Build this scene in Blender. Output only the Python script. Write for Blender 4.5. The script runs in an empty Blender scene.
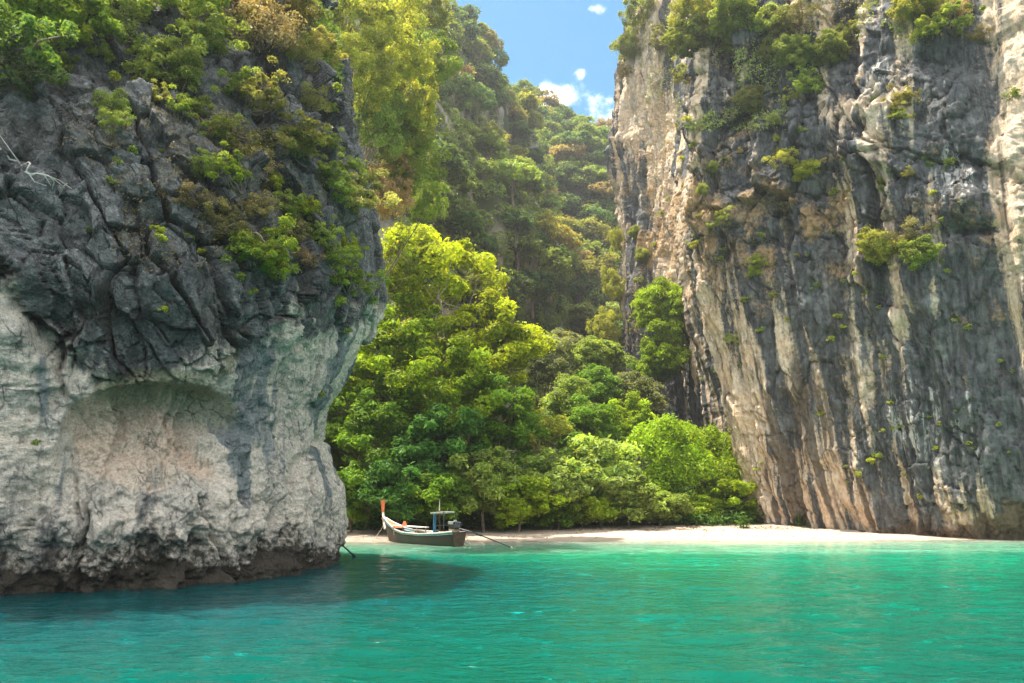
import bpy, math, random
import numpy as np
from mathutils import Vector, Matrix
from mathutils.bvhtree import BVHTree

random.seed(7)
RNG = np.random.default_rng(7)
S = bpy.context.scene
COL = S.collection
R = math.radians

# ------------------------------------------------------------------ camera
FPX = 796.0                      # focal length in pixels of the 1024 px wide frame (28 mm on 36 mm)
CX, CY, HZ = 512.0, 341.5, 505.0
CAMZ = 3.0
TH = math.atan((HZ - CY) / FPX)
cam_d = bpy.data.cameras.new('camera')
cam_d.sensor_width = 36.0
cam_d.lens = 36.0 * FPX / 1024.0
cam_d.clip_start = 0.1
cam_d.clip_end = 6000
cam = bpy.data.objects.new('camera', cam_d)
COL.objects.link(cam)
cam.location = (0, 0, CAMZ)
cam.rotation_euler = (R(90) + TH, 0, 0)
S.camera = cam

# ------------------------------------------------------------------ sky, sun, exposure
SUN_AZ, SUN_EL = R(-64), R(72)   # azimuth from +Y towards +X
SUN_DIR = Vector((math.sin(SUN_AZ) * math.cos(SUN_EL), math.cos(SUN_AZ) * math.cos(SUN_EL), math.sin(SUN_EL)))
W = bpy.data.worlds.new('World')
S.world = W
W.use_nodes = True
wn, wl = W.node_tree.nodes, W.node_tree.links
wn.clear()
w_out = wn.new('ShaderNodeOutputWorld')
sky = wn.new('ShaderNodeTexSky')
sky.sky_type = 'NISHITA'
sky.sun_disc = False
sky.sun_elevation = SUN_EL
sky.sun_rotation = SUN_AZ
sky.air_density = 1.0
sky.dust_density = 0.6
sky.ozone_density = 1.0
bg = wn.new('ShaderNodeBackground')
bg.inputs['Strength'].default_value = 0.082
sky_tint = wn.new('ShaderNodeMix'); sky_tint.data_type = 'RGBA'; sky_tint.blend_type = 'MULTIPLY'
sky_tint.inputs[0].default_value = 1.0; sky_tint.inputs[7].default_value = (0.56, 1.0, 1.08, 1)
wl.new(sky.outputs[0], sky_tint.inputs[6])
wl.new(sky_tint.outputs[2], bg.inputs['Color'])
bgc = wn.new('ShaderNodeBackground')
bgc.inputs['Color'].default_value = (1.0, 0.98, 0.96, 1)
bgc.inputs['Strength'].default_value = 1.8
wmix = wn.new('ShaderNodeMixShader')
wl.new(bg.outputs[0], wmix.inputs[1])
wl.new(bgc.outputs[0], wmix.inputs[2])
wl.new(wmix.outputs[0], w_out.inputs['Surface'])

sun_d = bpy.data.lights.new('sun', 'SUN')
sun_d.energy = 4.9
sun_d.angle = R(0.5)
sun_d.color = (1.0, 0.93, 0.82)
sun = bpy.data.objects.new('sun', sun_d)
COL.objects.link(sun)
sun.rotation_euler = SUN_DIR.to_track_quat('Z', 'Y').to_euler()

S.view_settings.view_transform = 'Standard'
S.view_settings.look = 'None'
S.view_settings.gamma = 1.0
S.view_settings.exposure = 1.42
S.view_settings.use_curve_mapping = False
S.render.engine = 'CYCLES'
S.cycles.max_bounces = 6
S.cycles.diffuse_bounces = 3
S.cycles.glossy_bounces = 2
S.cycles.transmission_bounces = 3
S.cycles.transparent_max_bounces = 4
S.cycles.volume_bounces = 0
S.cycles.use_denoising = True
S.cycles.sample_clamp_indirect = 6

# ------------------------------------------------------------------ picture <-> place
CT, ST = math.cos(TH), math.sin(TH)
def ray(px, py):
    a, b = (px - CX) / FPX, (CY - py) / FPX
    return np.array((a, CT - b * ST, ST + b * CT))
def P(px, py, Y):
    d = ray(px, py); k = Y / d[1]
    return np.array((d[0] * k, Y, CAMZ + d[2] * k))
def G(px, py, z=0.0):
    d = ray(px, py); k = (z - CAMZ) / d[2]
    return np.array((d[0] * k, d[1] * k, z))
def proj(V):
    x, y, z = V[..., 0], V[..., 1], V[..., 2] - CAMZ
    dep = np.maximum(y * CT + z * ST, 0.1); up = -y * ST + z * CT
    return CX + FPX * x / dep, CY - FPX * up / dep
def pxm(px_r, Y): return px_r / FPX * Y * 1.03

# ------------------------------------------------------------------ noise
def _h(ix, iy, iz, k=0):
    n = (ix.astype(np.int64) * 374761393 + iy.astype(np.int64) * 668265263 + iz.astype(np.int64) * 2147483647 + k * 974634777) & 0xFFFFFFFF
    n = ((n ^ (n >> 13)) * 1274126177) & 0xFFFFFFFF
    n = ((n ^ (n >> 16)) * 2246822519) & 0xFFFFFFFF
    n = n ^ (n >> 15)
    return n.astype(np.float64) / 4294967295.0
def vnoise(x, y, z=None, k=0):
    if z is None: z = np.zeros_like(x)
    ix, iy, iz = np.floor(x), np.floor(y), np.floor(z)
    fx, fy, fz = x - ix, y - iy, z - iz
    sx, sy, sz = (f * f * f * (f * (f * 6 - 15) + 10) for f in (fx, fy, fz))
    out = 0
    for dx in (0, 1):
        for dy in (0, 1):
            for dz in (0, 1):
                w = (sx if dx else 1 - sx) * (sy if dy else 1 - sy) * (sz if dz else 1 - sz)
                out = out + w * _h(ix + dx, iy + dy, iz + dz, k)
    return out * 2 - 1
def fbm(x, y, z=None, o=4, k=0, g=0.5):
    a, t, f = 1.0, 0, 1.0
    for i in range(o):
        t = t + a * vnoise(x * f + 13.7 * i, y * f - 7.1 * i, None if z is None else z * f + 3.3 * i, k + i)
        a *= g; f *= 2.03
    return t
def worley(x, y, k=0, jit=0.95, joint=True):
    ix, iy = np.floor(x), np.floor(y)
    z0 = np.zeros_like(ix)
    F1 = np.full(x.shape, 9.0); F2 = np.full(x.shape, 9.0)
    r = [np.zeros_like(x) for _ in range(5)]
    for dx in (-1, 0, 1):
        for dy in (-1, 0, 1):
            cx, cy = ix + dx, iy + dy
            px = cx + 0.5 + (_h(cx, cy, z0, k) - 0.5) * jit; py = cy + 0.5 + (_h(cx, cy, z0, k + 1) - 0.5) * jit
            ox, oy = x - px, y - py
            ax_, ay_ = np.abs(ox), np.abs(oy)
            d = np.maximum(ax_, ay_) + .35 * np.minimum(ax_, ay_) if joint else np.sqrt(ox * ox + oy * oy)
            n = d < F1
            F2 = np.where(n, F1, np.minimum(F2, d))
            F1 = np.where(n, d, F1)
            for i, v in enumerate((ox, oy, _h(cx, cy, z0, k + 2), _h(cx, cy, z0, k + 3), _h(cx, cy, z0, k + 4))):
                r[i] = np.where(n, v, r[i])
    return F1, F2, r
def sm(a, b, x):
    t = np.clip((x - a) / (b - a), 0, 1); return t * t * (3 - 2 * t)
def lerp(a, b, t): return a + (b - a) * t
def blocks(x, y, k, tilt=1.25):
    """faceted fracture blocks: height and crack mask"""
    F1, F2, (ox, oy, a, b, c) = worley(x, y, k)
    h = (a - 0.5) * 1.0 + ox * (b - 0.5) * 2 * tilt + oy * (c - 0.5) * 2 * tilt
    return h, 1 - sm(0.0, 0.065, F2 - F1)

# ------------------------------------------------------------------ object helpers
def tag(o, label=None, cat=None, group=None, kind=None):
    if label: o['label'] = label
    if cat: o['category'] = cat
    if group: o['group'] = group
    if kind: o['kind'] = kind
    return o
def mesh_np(name, V, F, mat=None, smooth=False, attrs=None):
    V = np.asarray(V, dtype=np.float32); F = np.asarray(F, dtype=np.int32)
    me = bpy.data.meshes.new(name)
    n, k = F.shape
    me.vertices.add(len(V)); me.vertices.foreach_set('co', V.ravel())
    me.loops.add(n * k); me.loops.foreach_set('vertex_index', F.ravel())
    me.polygons.add(n)
    me.polygons.foreach_set('loop_start', np.arange(0, n * k, k, dtype=np.int32))
    me.polygons.foreach_set('loop_total', np.full(n, k, dtype=np.int32))
    me.polygons.foreach_set('use_smooth', np.full(n, bool(smooth)))
    me.update(calc_edges=True)
    for an, (dom, arr) in (attrs or {}).items():
        at = me.attributes.new(an, 'FLOAT', dom)
        at.data.foreach_set('value', np.asarray(arr, dtype=np.float32).ravel())
    if mat: me.materials.append(mat)
    return me
def link(name, me, parent=None, loc=None, rot=None, scale=None):
    o = bpy.data.objects.new(name, me); COL.objects.link(o)
    if parent: o.parent = parent
    if loc is not None: o.location = loc
    if rot is not None: o.rotation_euler = rot
    if scale is not None: o.scale = scale
    return o
def empty(name, loc=(0, 0, 0), rz=0):
    o = bpy.data.objects.new(name, None); COL.objects.link(o)
    o.empty_display_size = 0.3
    o.location = loc; o.rotation_euler = (0, 0, rz); return o
def grid_faces(nu, nv):
    i = np.arange(nu - 1)[:, None] * nv + np.arange(nv - 1)[None, :]
    return np.stack([i, i + nv, i + nv + 1, i + 1], -1).reshape(-1, 4)
def catmull(pts, t):
    pts = np.asarray(pts, float); n = len(pts)
    t = np.clip(t, 0, n - 1 - 1e-9); i = np.floor(t).astype(int); f = (t - i)[:, None]
    g = lambda j: pts[np.clip(j, 0, n - 1)]
    p0, p1, p2, p3 = g(i - 1), g(i), g(i + 1), g(i + 2)
    return 0.5 * (2 * p1 + (p2 - p0) * f + (2 * p0 - 5 * p1 + 4 * p2 - p3) * f ** 2 + (3 * p1 - p0 - 3 * p2 + p3) * f ** 3)
def grid_normals(V, nu, nv):
    A = V.reshape(nu, nv, 3)
    n = np.cross(np.gradient(A, axis=0), np.gradient(A, axis=1)).reshape(-1, 3)
    return n / np.maximum(np.linalg.norm(n, axis=1, keepdims=True), 1e-9)
def density_t(bounds, n):
    """bounds: list of (t, weight) -> n sample positions along t, denser where weight is larger"""
    ts = np.linspace(bounds[0][0], bounds[-1][0], 2000)
    w = np.interp(ts, [b[0] for b in bounds], [b[1] for b in bounds])
    c = np.cumsum(w); c = (c - c[0]) / (c[-1] - c[0])
    return np.interp(np.linspace(0, 1, n), c, ts)

# ------------------------------------------------------------------ materials
class NT:
    def __init__(self, name):
        self.m = bpy.data.materials.new(name); self.m.use_nodes = True
        self.t = self.m.node_tree; self.t.nodes.clear()
        self.out = self.t.nodes.new('ShaderNodeOutputMaterial')
    def n(self, typ, **kw):
        o = self.t.nodes.new(typ)
        for k, v in kw.items(): setattr(o, k, v)
        return o
    def set(self, sock, v):
        if hasattr(v, 'is_output') or isinstance(v, bpy.types.NodeSocket): self.t.links.new(v, sock)
        elif isinstance(v, (tuple, list)) and len(v) == 3 and sock.type == 'RGBA': sock.default_value = (*v, 1)
        else: sock.default_value = v
    def attr(self, name): return self.n('ShaderNodeAttribute', attribute_name=name).outputs['Fac']
    def math(self, op, a, b=None, c=None, clamp=False):
        o = self.n('ShaderNodeMath', operation=op, use_clamp=clamp)
        for s, v in zip(o.inputs, (a, b, c)):
            if v is not None: self.set(s, v)
        return o.outputs[0]
    def mix(self, f, a, b, blend='MIX'):
        o = self.n('ShaderNodeMix', data_type='RGBA', blend_type=blend)
        self.set(o.inputs[0], f); self.set(o.inputs[6], a); self.set(o.inputs[7], b)
        return o.outputs[2]
    def noise(self, scale, detail=4, rough=0.55, vec=None, stretch=None, dist=0.0):
        tc = vec or self.n('ShaderNodeTexCoord').outputs['Object']
        if stretch:
            mp = self.n('ShaderNodeMapping'); self.t.links.new(tc, mp.inputs[0]); mp.inputs['Scale'].default_value = stretch
            tc = mp.outputs[0]
        o = self.n('ShaderNodeTexNoise'); self.t.links.new(tc, o.inputs['Vector'])
        o.inputs['Scale'].default_value = scale; o.inputs['Detail'].default_value = detail
        o.inputs['Roughness'].default_value = rough; o.inputs['Distortion'].default_value = dist
        return o.outputs['Fac']
    def vor(self, scale, feature='DISTANCE_TO_EDGE', stretch=None):
        tc = self.n('ShaderNodeTexCoord').outputs['Object']
        if stretch:
            mp = self.n('ShaderNodeMapping'); self.t.links.new(tc, mp.inputs[0]); mp.inputs['Scale'].default_value = stretch
            tc = mp.outputs[0]
        o = self.n('ShaderNodeTexVoronoi', feature=feature); self.t.links.new(tc, o.inputs['Vector'])
        o.inputs['Scale'].default_value = scale
        return o.outputs['Distance']
    def ramp(self, f, stops):
        o = self.n('ShaderNodeValToRGB'); self.set(o.inputs[0], f)
        e = o.color_ramp.elements
        while len(e) < len(stops): e.new(0.5)
        for el, (p, c) in zip(e, stops):
            el.position = p; el.color = (c, c, c, 1) if isinstance(c, (int, float)) else (*c, 1)
        return o.outputs[0]
    def step(self, v, a, b):
        o = self.n('ShaderNodeMapRange', interpolation_type='SMOOTHSTEP')
        self.set(o.inputs[0], v); o.inputs[1].default_value = a; o.inputs[2].default_value = b
        return o.outputs[0]
    def bump(self, h, dist, strength=1.0, normal=None):
        o = self.n('ShaderNodeBump'); self.set(o.inputs['Height'], h)
        o.inputs['Distance'].default_value = dist; o.inputs['Strength'].default_value = strength
        if normal: self.set(o.inputs['Normal'], normal)
        return o.outputs[0]
    def principled(self, col, rough=0.8, spec=0.3, normal=None, metal=0.0):
        o = self.n('ShaderNodeBsdfPrincipled')
        self.set(o.inputs['Base Color'], col); self.set(o.inputs['Roughness'], rough)
        self.set(o.inputs['Specular IOR Level'], spec); self.set(o.inputs['Metallic'], metal)
        if normal: self.set(o.inputs['Normal'], normal)
        self.t.links.new(o.outputs[0], self.out.inputs['Surface'])
        return o

def simple(name, col, rough=0.6, spec=0.4, var=0.25, scale=6.0, metal=0.0):
    t = NT(name)
    n = t.noise(scale, 5, 0.65)
    dark = tuple(c * (1 - var) for c in col); light = tuple(min(1, c * (1 + var)) for c in col)
    c = t.mix(t.step(n, 0.3, 0.7), dark, light)
    t.principled(c, rough, spec, t.bump(n, 0.01, 0.4), metal)
    return t.m

def leaf_material(name, trans=0.45, gloss=0.25):
    t = NT(name)
    oi = t.n('ShaderNodeObjectInfo')
    tone = t.attr('tone'); age = t.attr('age')
    base = t.mix(1.0, oi.outputs['Color'], t.ramp(tone, [(0.0, 0.42), (0.5, 0.95), (1.0, 1.6)]), 'MULTIPLY')
    base = t.mix(t.step(age, 0.88, 1.0), base, t.mix(1.0, base, (1.6, 1.15, 0.6), 'MULTIPLY'))
    d = t.n('ShaderNodeBsdfPrincipled')
    t.set(d.inputs['Base Color'], base); d.inputs['Roughness'].default_value = 0.55
    d.inputs['Specular IOR Level'].default_value = gloss
    tr = t.n('ShaderNodeBsdfTranslucent')
    t.set(tr.inputs['Color'], t.mix(1.0, base, (1.35, 1.25, 0.5), 'MULTIPLY'))
    mx = t.n('ShaderNodeMixShader'); mx.inputs[0].default_value = trans
    t.t.links.new(d.outputs[0], mx.inputs[1]); t.t.links.new(tr.outputs[0], mx.inputs[2])
    t.t.links.new(mx.outputs[0], t.out.inputs['Surface'])
    return t.m

M_LEAF = leaf_material('leaves')
M_LEAF_DRY = leaf_material('dry leaves', 0.25, 0.1)
M_BARK = simple('bark', (0.2, 0.15, 0.11), 0.9, 0.1, 0.4, 3.0)
M_BARK_PALE = simple('pale bark', (0.42, 0.33, 0.25), 0.9, 0.1, 0.3, 3.0)
M_DEADWOOD = simple('bleached wood', (0.5, 0.46, 0.41), 0.9, 0.1, 0.2, 5.0)

# ---- left cliff rock
def rock_left():
    t = NT('grey fractured limestone')
    pale, tide, hol, streak, moss, crack = (t.attr(a) for a in ('pale', 'tide', 'hollow', 'streak', 'moss', 'crack'))
    n1 = t.noise(0.7, 8, 0.62); n2 = t.noise(4.0, 7, 0.65); n3 = t.noise(14.0, 5, 0.7)
    nv = t.noise(1.6, 6, 0.6, stretch=(1, 1, 0.28))
    n4 = t.noise(0.35, 3, 0.5)
    dark = t.mix(t.step(n1, 0.3, 0.7), (0.09, 0.092, 0.092), (0.25, 0.252, 0.248))
    dark = t.mix(t.step(n2, 0.5, 0.75), dark, (0.36, 0.35, 0.335))
    dark = t.mix(t.math('MULTIPLY', t.step(n4, 0.5, 0.7), 0.4), dark, (0.15, 0.13, 0.11))
    dark = t.mix(t.math('MULTIPLY', t.step(t.noise(1.1, 5, .6, stretch=(1, 1, .6)), .52, .66), .7), dark, (.05, .052, .052))
    dark = t.mix(t.math('MULTIPLY', t.step(t.noise(2.3, 6, .7), .6, .7), .6), dark, (.42, .41, .39))
    palec = t.mix(t.step(n1, 0.35, 0.65), (0.72, 0.62, 0.5), (0.52, 0.47, 0.4))
    palec = t.mix(t.step(n2, 0.48, 0.75), palec, (0.8, 0.73, 0.62))
    holc = t.mix(t.step(n1, 0.35, 0.65), (0.76, 0.56, 0.42), (0.7, 0.58, 0.45))
    holc = t.mix(t.step(n2, 0.55, 0.8), holc, (0.5, 0.41, 0.32))
    pm = t.step(t.math('ADD', pale, t.math('MULTIPLY', t.math('SUBTRACT', nv, 0.5), 0.9)), 0.38, 0.6)
    c = t.mix(pm, dark, palec)
    c = t.mix(t.step(t.math('ADD', hol, t.math('MULTIPLY', t.math('SUBTRACT', n1, 0.5), 0.7)), 0.3, 0.65), c, holc)
    nvf = t.noise(3.0, 8, 0.65, stretch=(1, 1, 0.11))
    sk = t.step(t.math('ADD', streak, t.math('MULTIPLY', t.math('SUBTRACT', nvf, 0.5), 1.5)), 0.3, 0.75)
    c = t.mix(t.math('MULTIPLY', sk, 0.9), c, t.mix(n2, (0.14, 0.175, 0.18), (0.32, 0.34, 0.33)))
    c = t.mix(t.math('MULTIPLY', t.step(t.math('ADD', moss, t.math('MULTIPLY', t.math('SUBTRACT', n1, 0.5), 0.6)), 0.35, 0.75), 0.75), c, t.mix(n2, (0.17, 0.2, 0.1), (0.27, 0.28, 0.17)))
    td = t.step(t.math('ADD', tide, t.math('MULTIPLY', t.math('SUBTRACT', n2, 0.5), 1.1)), 0.3, 0.62)
    c = t.mix(td, c, t.mix(n3, (0.022, 0.018, 0.014), (0.11, 0.09, 0.065)))
    c = t.mix(t.math('MULTIPLY', crack, 0.8), c, (0.03, 0.03, 0.026))
    mp = t.n('ShaderNodeMapping'); t.t.links.new(t.n('ShaderNodeTexCoord').outputs['Object'], mp.inputs[0])
    mp.inputs['Rotation'].default_value = (0.1, R(33), R(20))
    wv = t.n('ShaderNodeTexNoise'); wv.inputs['Scale'].default_value = 1.5; t.t.links.new(mp.outputs[0], wv.inputs['Vector'])
    vm = t.n('ShaderNodeVectorMath', operation='MULTIPLY_ADD'); t.t.links.new(wv.outputs['Color'], vm.inputs[0]); vm.inputs[1].default_value = (.35, .35, .35); t.t.links.new(mp.outputs[0], vm.inputs[2])
    fis = []
    for sc in ((1.3, 1.3, .42), (3.0, 3.0, 1.0)):
        m2 = t.n('ShaderNodeMapping'); t.t.links.new(vm.outputs[0], m2.inputs[0]); m2.inputs['Scale'].default_value = sc
        vo = t.n('ShaderNodeTexVoronoi', feature='DISTANCE_TO_EDGE'); t.t.links.new(m2.outputs[0], vo.inputs['Vector']); vo.inputs['Scale'].default_value = 1.0
        fis.append(t.step(vo.outputs['Distance'], 0.0, 0.055))
    rocky = t.math('MULTIPLY', t.math('SUBTRACT', 1.0, pm), t.math('MULTIPLY', t.step(n1, .46, .6), .8))
    fz = t.math('MULTIPLY', fis[0], t.math('ADD', .4, t.math('MULTIPLY', fis[1], .6)))
    c = t.mix(t.math('MULTIPLY', t.math('MULTIPLY', t.math('SUBTRACT', 1.0, fz), rocky), .8), c, (0.03, 0.03, 0.027))
    drip = t.math('MULTIPLY', t.math('MULTIPLY', t.step(t.noise(4.5, 6, .6, stretch=(1, 1, .07)), .58, .66), pm), t.math('SUBTRACT', 1.0, td))
    c = t.mix(t.math('MULTIPLY', drip, .5), c, (.16, .15, .135))
    fp = t.math('MULTIPLY', t.math('MULTIPLY', t.math('SUBTRACT', 1.0, fis[0]), pm), t.step(n1, .5, .62))
    c = t.mix(t.math('MULTIPLY', fp, .75), c, (.06, .052, .045))
    pits = t.step(t.vor(3.1, 'F1'), 0.1, 0.22)
    hgt = t.math('ADD', t.math('MULTIPLY', n2, 0.6), t.math('MULTIPLY', n3, 0.35))
    hgt = t.math('ADD', hgt, t.math('MULTIPLY', pits, 0.1))
    hgt = t.math('ADD', hgt, t.math('MULTIPLY', t.math('MULTIPLY', fz, rocky), 0.5))
    n5 = t.noise(9.0, 6, 0.75)
    c = t.mix(1.0, c, t.ramp(n5, [(.32, .5), (.5, 1.05), (.68, 1.4)]), 'MULTIPLY')
    spk = t.step(t.noise(5.0, 5, .7, stretch=(1, 1, .5)), .62, .7)
    c = t.mix(t.math('MULTIPLY', t.math('MULTIPLY', spk, t.math('SUBTRACT', 1.0, t.math('MULTIPLY', hol, .8))), .45), c, (.06, .052, .045))
    hgt = t.math('ADD', hgt, t.math('MULTIPLY', n5, .25))
    t.principled(c, 0.85, 0.25, t.bump(hgt, 0.38, 1.0))
    return t.m
# ---- right cliff rock
def rock_right():
    t = NT('streaked limestone')
    tan, dark, base_, white, ochre, crack = (t.attr(a) for a in ('tan', 'stain', 'tide', 'white', 'ochre', 'crack'))
    nv = t.noise(0.85, 8, 0.62, stretch=(1, 1, 0.1)); nv2 = t.noise(2.2, 6, 0.65, stretch=(1, 1, 0.16))
    n1 = t.noise(0.35, 7, 0.6); n2 = t.noise(2.6, 6, 0.65)
    slate = t.mix(t.step(nv2, 0.3, 0.72), (0.036, 0.038, 0.039), (0.135, 0.137, 0.135))
    slate = t.mix(t.step(n1, 0.5, 0.75), slate, (0.21, 0.21, 0.205))
    tanc = t.mix(t.step(n1, 0.35, 0.65), (0.64, 0.46, 0.3), (0.62, 0.5, 0.37))
    tanc = t.mix(t.step(nv2, 0.5, 0.75), tanc, (0.38, 0.29, 0.215))
    f = t.math('ADD', tan, t.math('MULTIPLY', t.math('SUBTRACT', nv, 0.5), 1.1))
    f = t.math('ADD', f, t.math('MULTIPLY', t.math('SUBTRACT', n2, 0.5), 0.45))
    c = t.mix(t.step(f, 0.38, 0.62), slate, tanc)
    wf = t.math('ADD', white, t.math('MULTIPLY', t.math('SUBTRACT', nv2, 0.5), 1.2))
    c = t.mix(t.math('MULTIPLY', t.step(wf, 0.5, 0.7), 0.8), c, (0.58, 0.55, 0.5))
    df = t.math('ADD', dark, t.math('MULTIPLY', t.math('SUBTRACT', nv, 0.5), 0.9))
    c = t.mix(t.math('MULTIPLY', t.step(df, 0.4, 0.7), 0.85), c, t.mix(n2, (0.04, 0.034, 0.028), (0.1, 0.082, 0.062)))
    of = t.math('ADD', ochre, t.math('MULTIPLY', t.math('SUBTRACT', n2, 0.5), 1.0))
    c = t.mix(t.math('MULTIPLY', t.step(of, 0.42, 0.7), 0.85), c, t.mix(n1, (0.42, 0.24, 0.1), (0.34, 0.24, 0.13)))
    bf = t.math('ADD', base_, t.math('MULTIPLY', t.math('SUBTRACT', n2, 0.5), 0.9))
    c = t.mix(t.math('MULTIPLY', t.step(bf, 0.35, 0.65), 0.9), c, t.mix(n2, (0.06, 0.042, 0.028), (0.2, 0.14, 0.09)))
    c = t.mix(t.math('MULTIPLY', crack, 0.7), c, (0.04, 0.038, 0.034))
    n5 = t.noise(3.2, 7, 0.75, stretch=(1, 1, .35))
    c = t.mix(1.0, c, t.ramp(n5, [(.3, .62), (.5, 1.02), (.7, 1.3)]), 'MULTIPLY')
    spk = t.step(t.noise(1.6, 5, .7, stretch=(1, 1, .3)), .6, .68)
    c = t.mix(t.math('MULTIPLY', spk, .35), c, (.05, .047, .044))
    hgt = t.math('ADD', t.math('MULTIPLY', nv2, 0.6), t.math('MULTIPLY', n2, 0.5))
    hgt = t.math('ADD', hgt, t.math('MULTIPLY', n5, .3))
    t.principled(c, 0.88, 0.2, t.bump(hgt, 0.6, 0.9))
    return t.m

# ------------------------------------------------------------------ ground height
SHORE_Y = 68.5
def shore(x): return SHORE_Y + 4.5 * np.clip((x - 22) / 22, 0, 1) ** 1.5 + 1.2 * np.sin(x * 0.06 + 0.5) + 0.5 * np.sin(x * 0.21)
def ground_z(x, y):
    x = np.asarray(x, float); y = np.asarray(y, float)
    d = y - shore(x)
    z = np.where(d < 0, np.maximum(np.maximum(d, -14) * 0.035 + np.minimum(d + 14, 0) * .11, -6.0), 0.0)
    z = np.where(d >= 0, 0.038 * np.minimum(d, 14) + 0.065 * np.clip(d - 14, 0, 60) + 0.15 * np.clip(d - 80, 0, 400), z)
    z = z + np.where(d > 2, 0.05 * fbm(x * 0.5, y * 0.5, o=3, k=90), 0)
    return z

# ------------------------------------------------------------------ ground sheet
def build_ground():
    xs = np.concatenate([-np.geomspace(1800, 62, 24), np.linspace(-60, 60, 240), np.geomspace(62, 1800, 24)])
    ys = np.concatenate([-np.geomspace(1500, 5, 16), np.linspace(0, 60, 40), np.linspace(60.5, 110, 150), np.geomspace(112, 2500, 50)])
    X, Y = np.meshgrid(xs, ys, indexing='ij')
    Z = ground_z(X, Y)
    Z = np.minimum(Z, 40)
    V = np.stack([X, Y, Z], -1).reshape(-1, 3)
    d = (Y - shore(X)).ravel()
    soil = sm(17, 21, d + 2.0 * fbm(X.ravel() * 0.3, Y.ravel() * 0.3, o=3, k=5))
    wet = 1 - sm(0.6, 4.5, d + .8 * vnoise(X.ravel() * .4, 0 * d, k=2))
    t = NT('beach sand and soil')
    n = t.noise(1.4, 7, 0.6); nf = t.noise(12, 4, 0.7)
    sand = t.mix(t.step(n, 0.3, 0.7), (0.36, 0.28, 0.21), (0.45, 0.36, 0.28))
    sand = t.mix(t.math('MULTIPLY', t.attr('wet'), 0.7), sand, (0.36, 0.26, 0.18))
    c = t.mix(t.attr('soil'), sand, t.mix(nf, (0.05, 0.045, 0.02), (0.11, 0.08, 0.045)))
    t.principled(c, 0.9, 0.2, t.bump(t.math('ADD', n, t.math('MULTIPLY', nf, 0.2)), 0.12, 0.8))
    o = link('ground', mesh_np('ground', V, grid_faces(len(xs), len(ys)), t.m, True, {'soil': ('POINT', soil), 'wet': ('POINT', wet)}))
    tag(o, kind='structure')
build_ground()

# ------------------------------------------------------------------ water
SSS = 1.0
def build_water():
    xs = np.concatenate([-np.geomspace(1600, 62, 20), np.linspace(-60, 60, 620), np.geomspace(62, 1600, 20)])
    ys = np.concatenate([-np.geomspace(1500, 2, 24), np.linspace(0, 6, 10), np.geomspace(6.2, 73, 620)])
    X, Y = np.meshgrid(xs, ys, indexing='ij')
    x, y = X.ravel(), Y.ravel()
    amp = 1 - 0.75 * sm(45, 66, y)
    near = (np.abs(x) < 61) & (y > 0)
    Z = 0.045 * fbm(x * 0.55 + 0.2 * y, y * 0.9, o=3, k=31) + 0.022 * fbm(x * 1.6, y * 2.6, o=2, k=41)
    Z = np.where(near, Z * amp, 0)
    depth = np.maximum(-ground_z(x, y), 0)
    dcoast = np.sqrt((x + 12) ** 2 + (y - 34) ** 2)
    t = NT('turquoise sea water')
    dep = t.attr('depth'); deep = t.attr('deep')
    nb = t.noise(0.09, 3, 0.5)
    body = t.ramp(t.math('DIVIDE', dep, 5.0), [(0.0, (0.42, 0.5, 0.37)), (0.07, (0.14, 0.36, 0.23)), (0.22, (0.002, 0.185, 0.098)),
                                               (0.55, (0.0, 0.1, 0.052)), (1.0, (0.0, 0.066, 0.043))])
    body = t.mix(t.math('MULTIPLY', t.step(nb, 0.4, 0.7), 0.25), body, (0.0, 0.082, 0.054))
    body = t.mix(deep, body, (0.0, 0.042, 0.052))  # painted dark tint for the left cliff's shade and reflection, not depth
    w1 = t.noise(2.2, 3, 0.5, stretch=(0.6, 1.0, 1)); w2 = t.noise(7.5, 3, 0.55, stretch=(0.5, 1.0, 1)); w3 = t.noise(24, 2, 0.5, stretch=(0.6, 1, 1))
    calm = t.math('SUBTRACT', 1.0, t.math('MULTIPLY', t.attr('calm'), 0.8))
    h = t.math('ADD', t.math('MULTIPLY', w1, 0.05), t.math('MULTIPLY', w2, 0.022))
    h = t.math('ADD', h, t.math('MULTIPLY', w3, 0.007))
    h = t.math('MULTIPLY', h, calm)
    patch = t.step(t.noise(0.2, 3, .6), .44, .6)
    w4 = t.step(t.noise(4.2, 1, .5, stretch=(.5, 1.2, 1)), .62, .75)
    h = t.math('ADD', h, t.math('MULTIPLY', t.math('MULTIPLY', w4, patch), t.math('MULTIPLY', .45, calm)))
    o = t.principled(body, t.math('ADD', .06, t.math('MULTIPLY', w4, .14)), 0.25, t.bump(h, 1.0, 1.0))
    o.inputs['Subsurface Weight'].default_value = SSS
    o.inputs['Subsurface Radius'].default_value = (.3, 1.0, .85); o.inputs['Subsurface Scale'].default_value = 14
    o.inputs['IOR'].default_value = 1.33
    attrs = {'depth': ('POINT', depth), 'deep': ('POINT', 0.85 * (1 - sm(10, 30, dcoast + .3 * np.maximum(x + 12, 0)))), 'calm': ('POINT', sm(40, 64, y))}  # painted shade fades with distance from the left cliff
    ob = link('water', mesh_np('water', np.stack([x, y, Z], -1), grid_faces(len(xs), len(ys)), t.m, True, attrs))
    tag(ob, kind='structure')
build_water()

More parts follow.
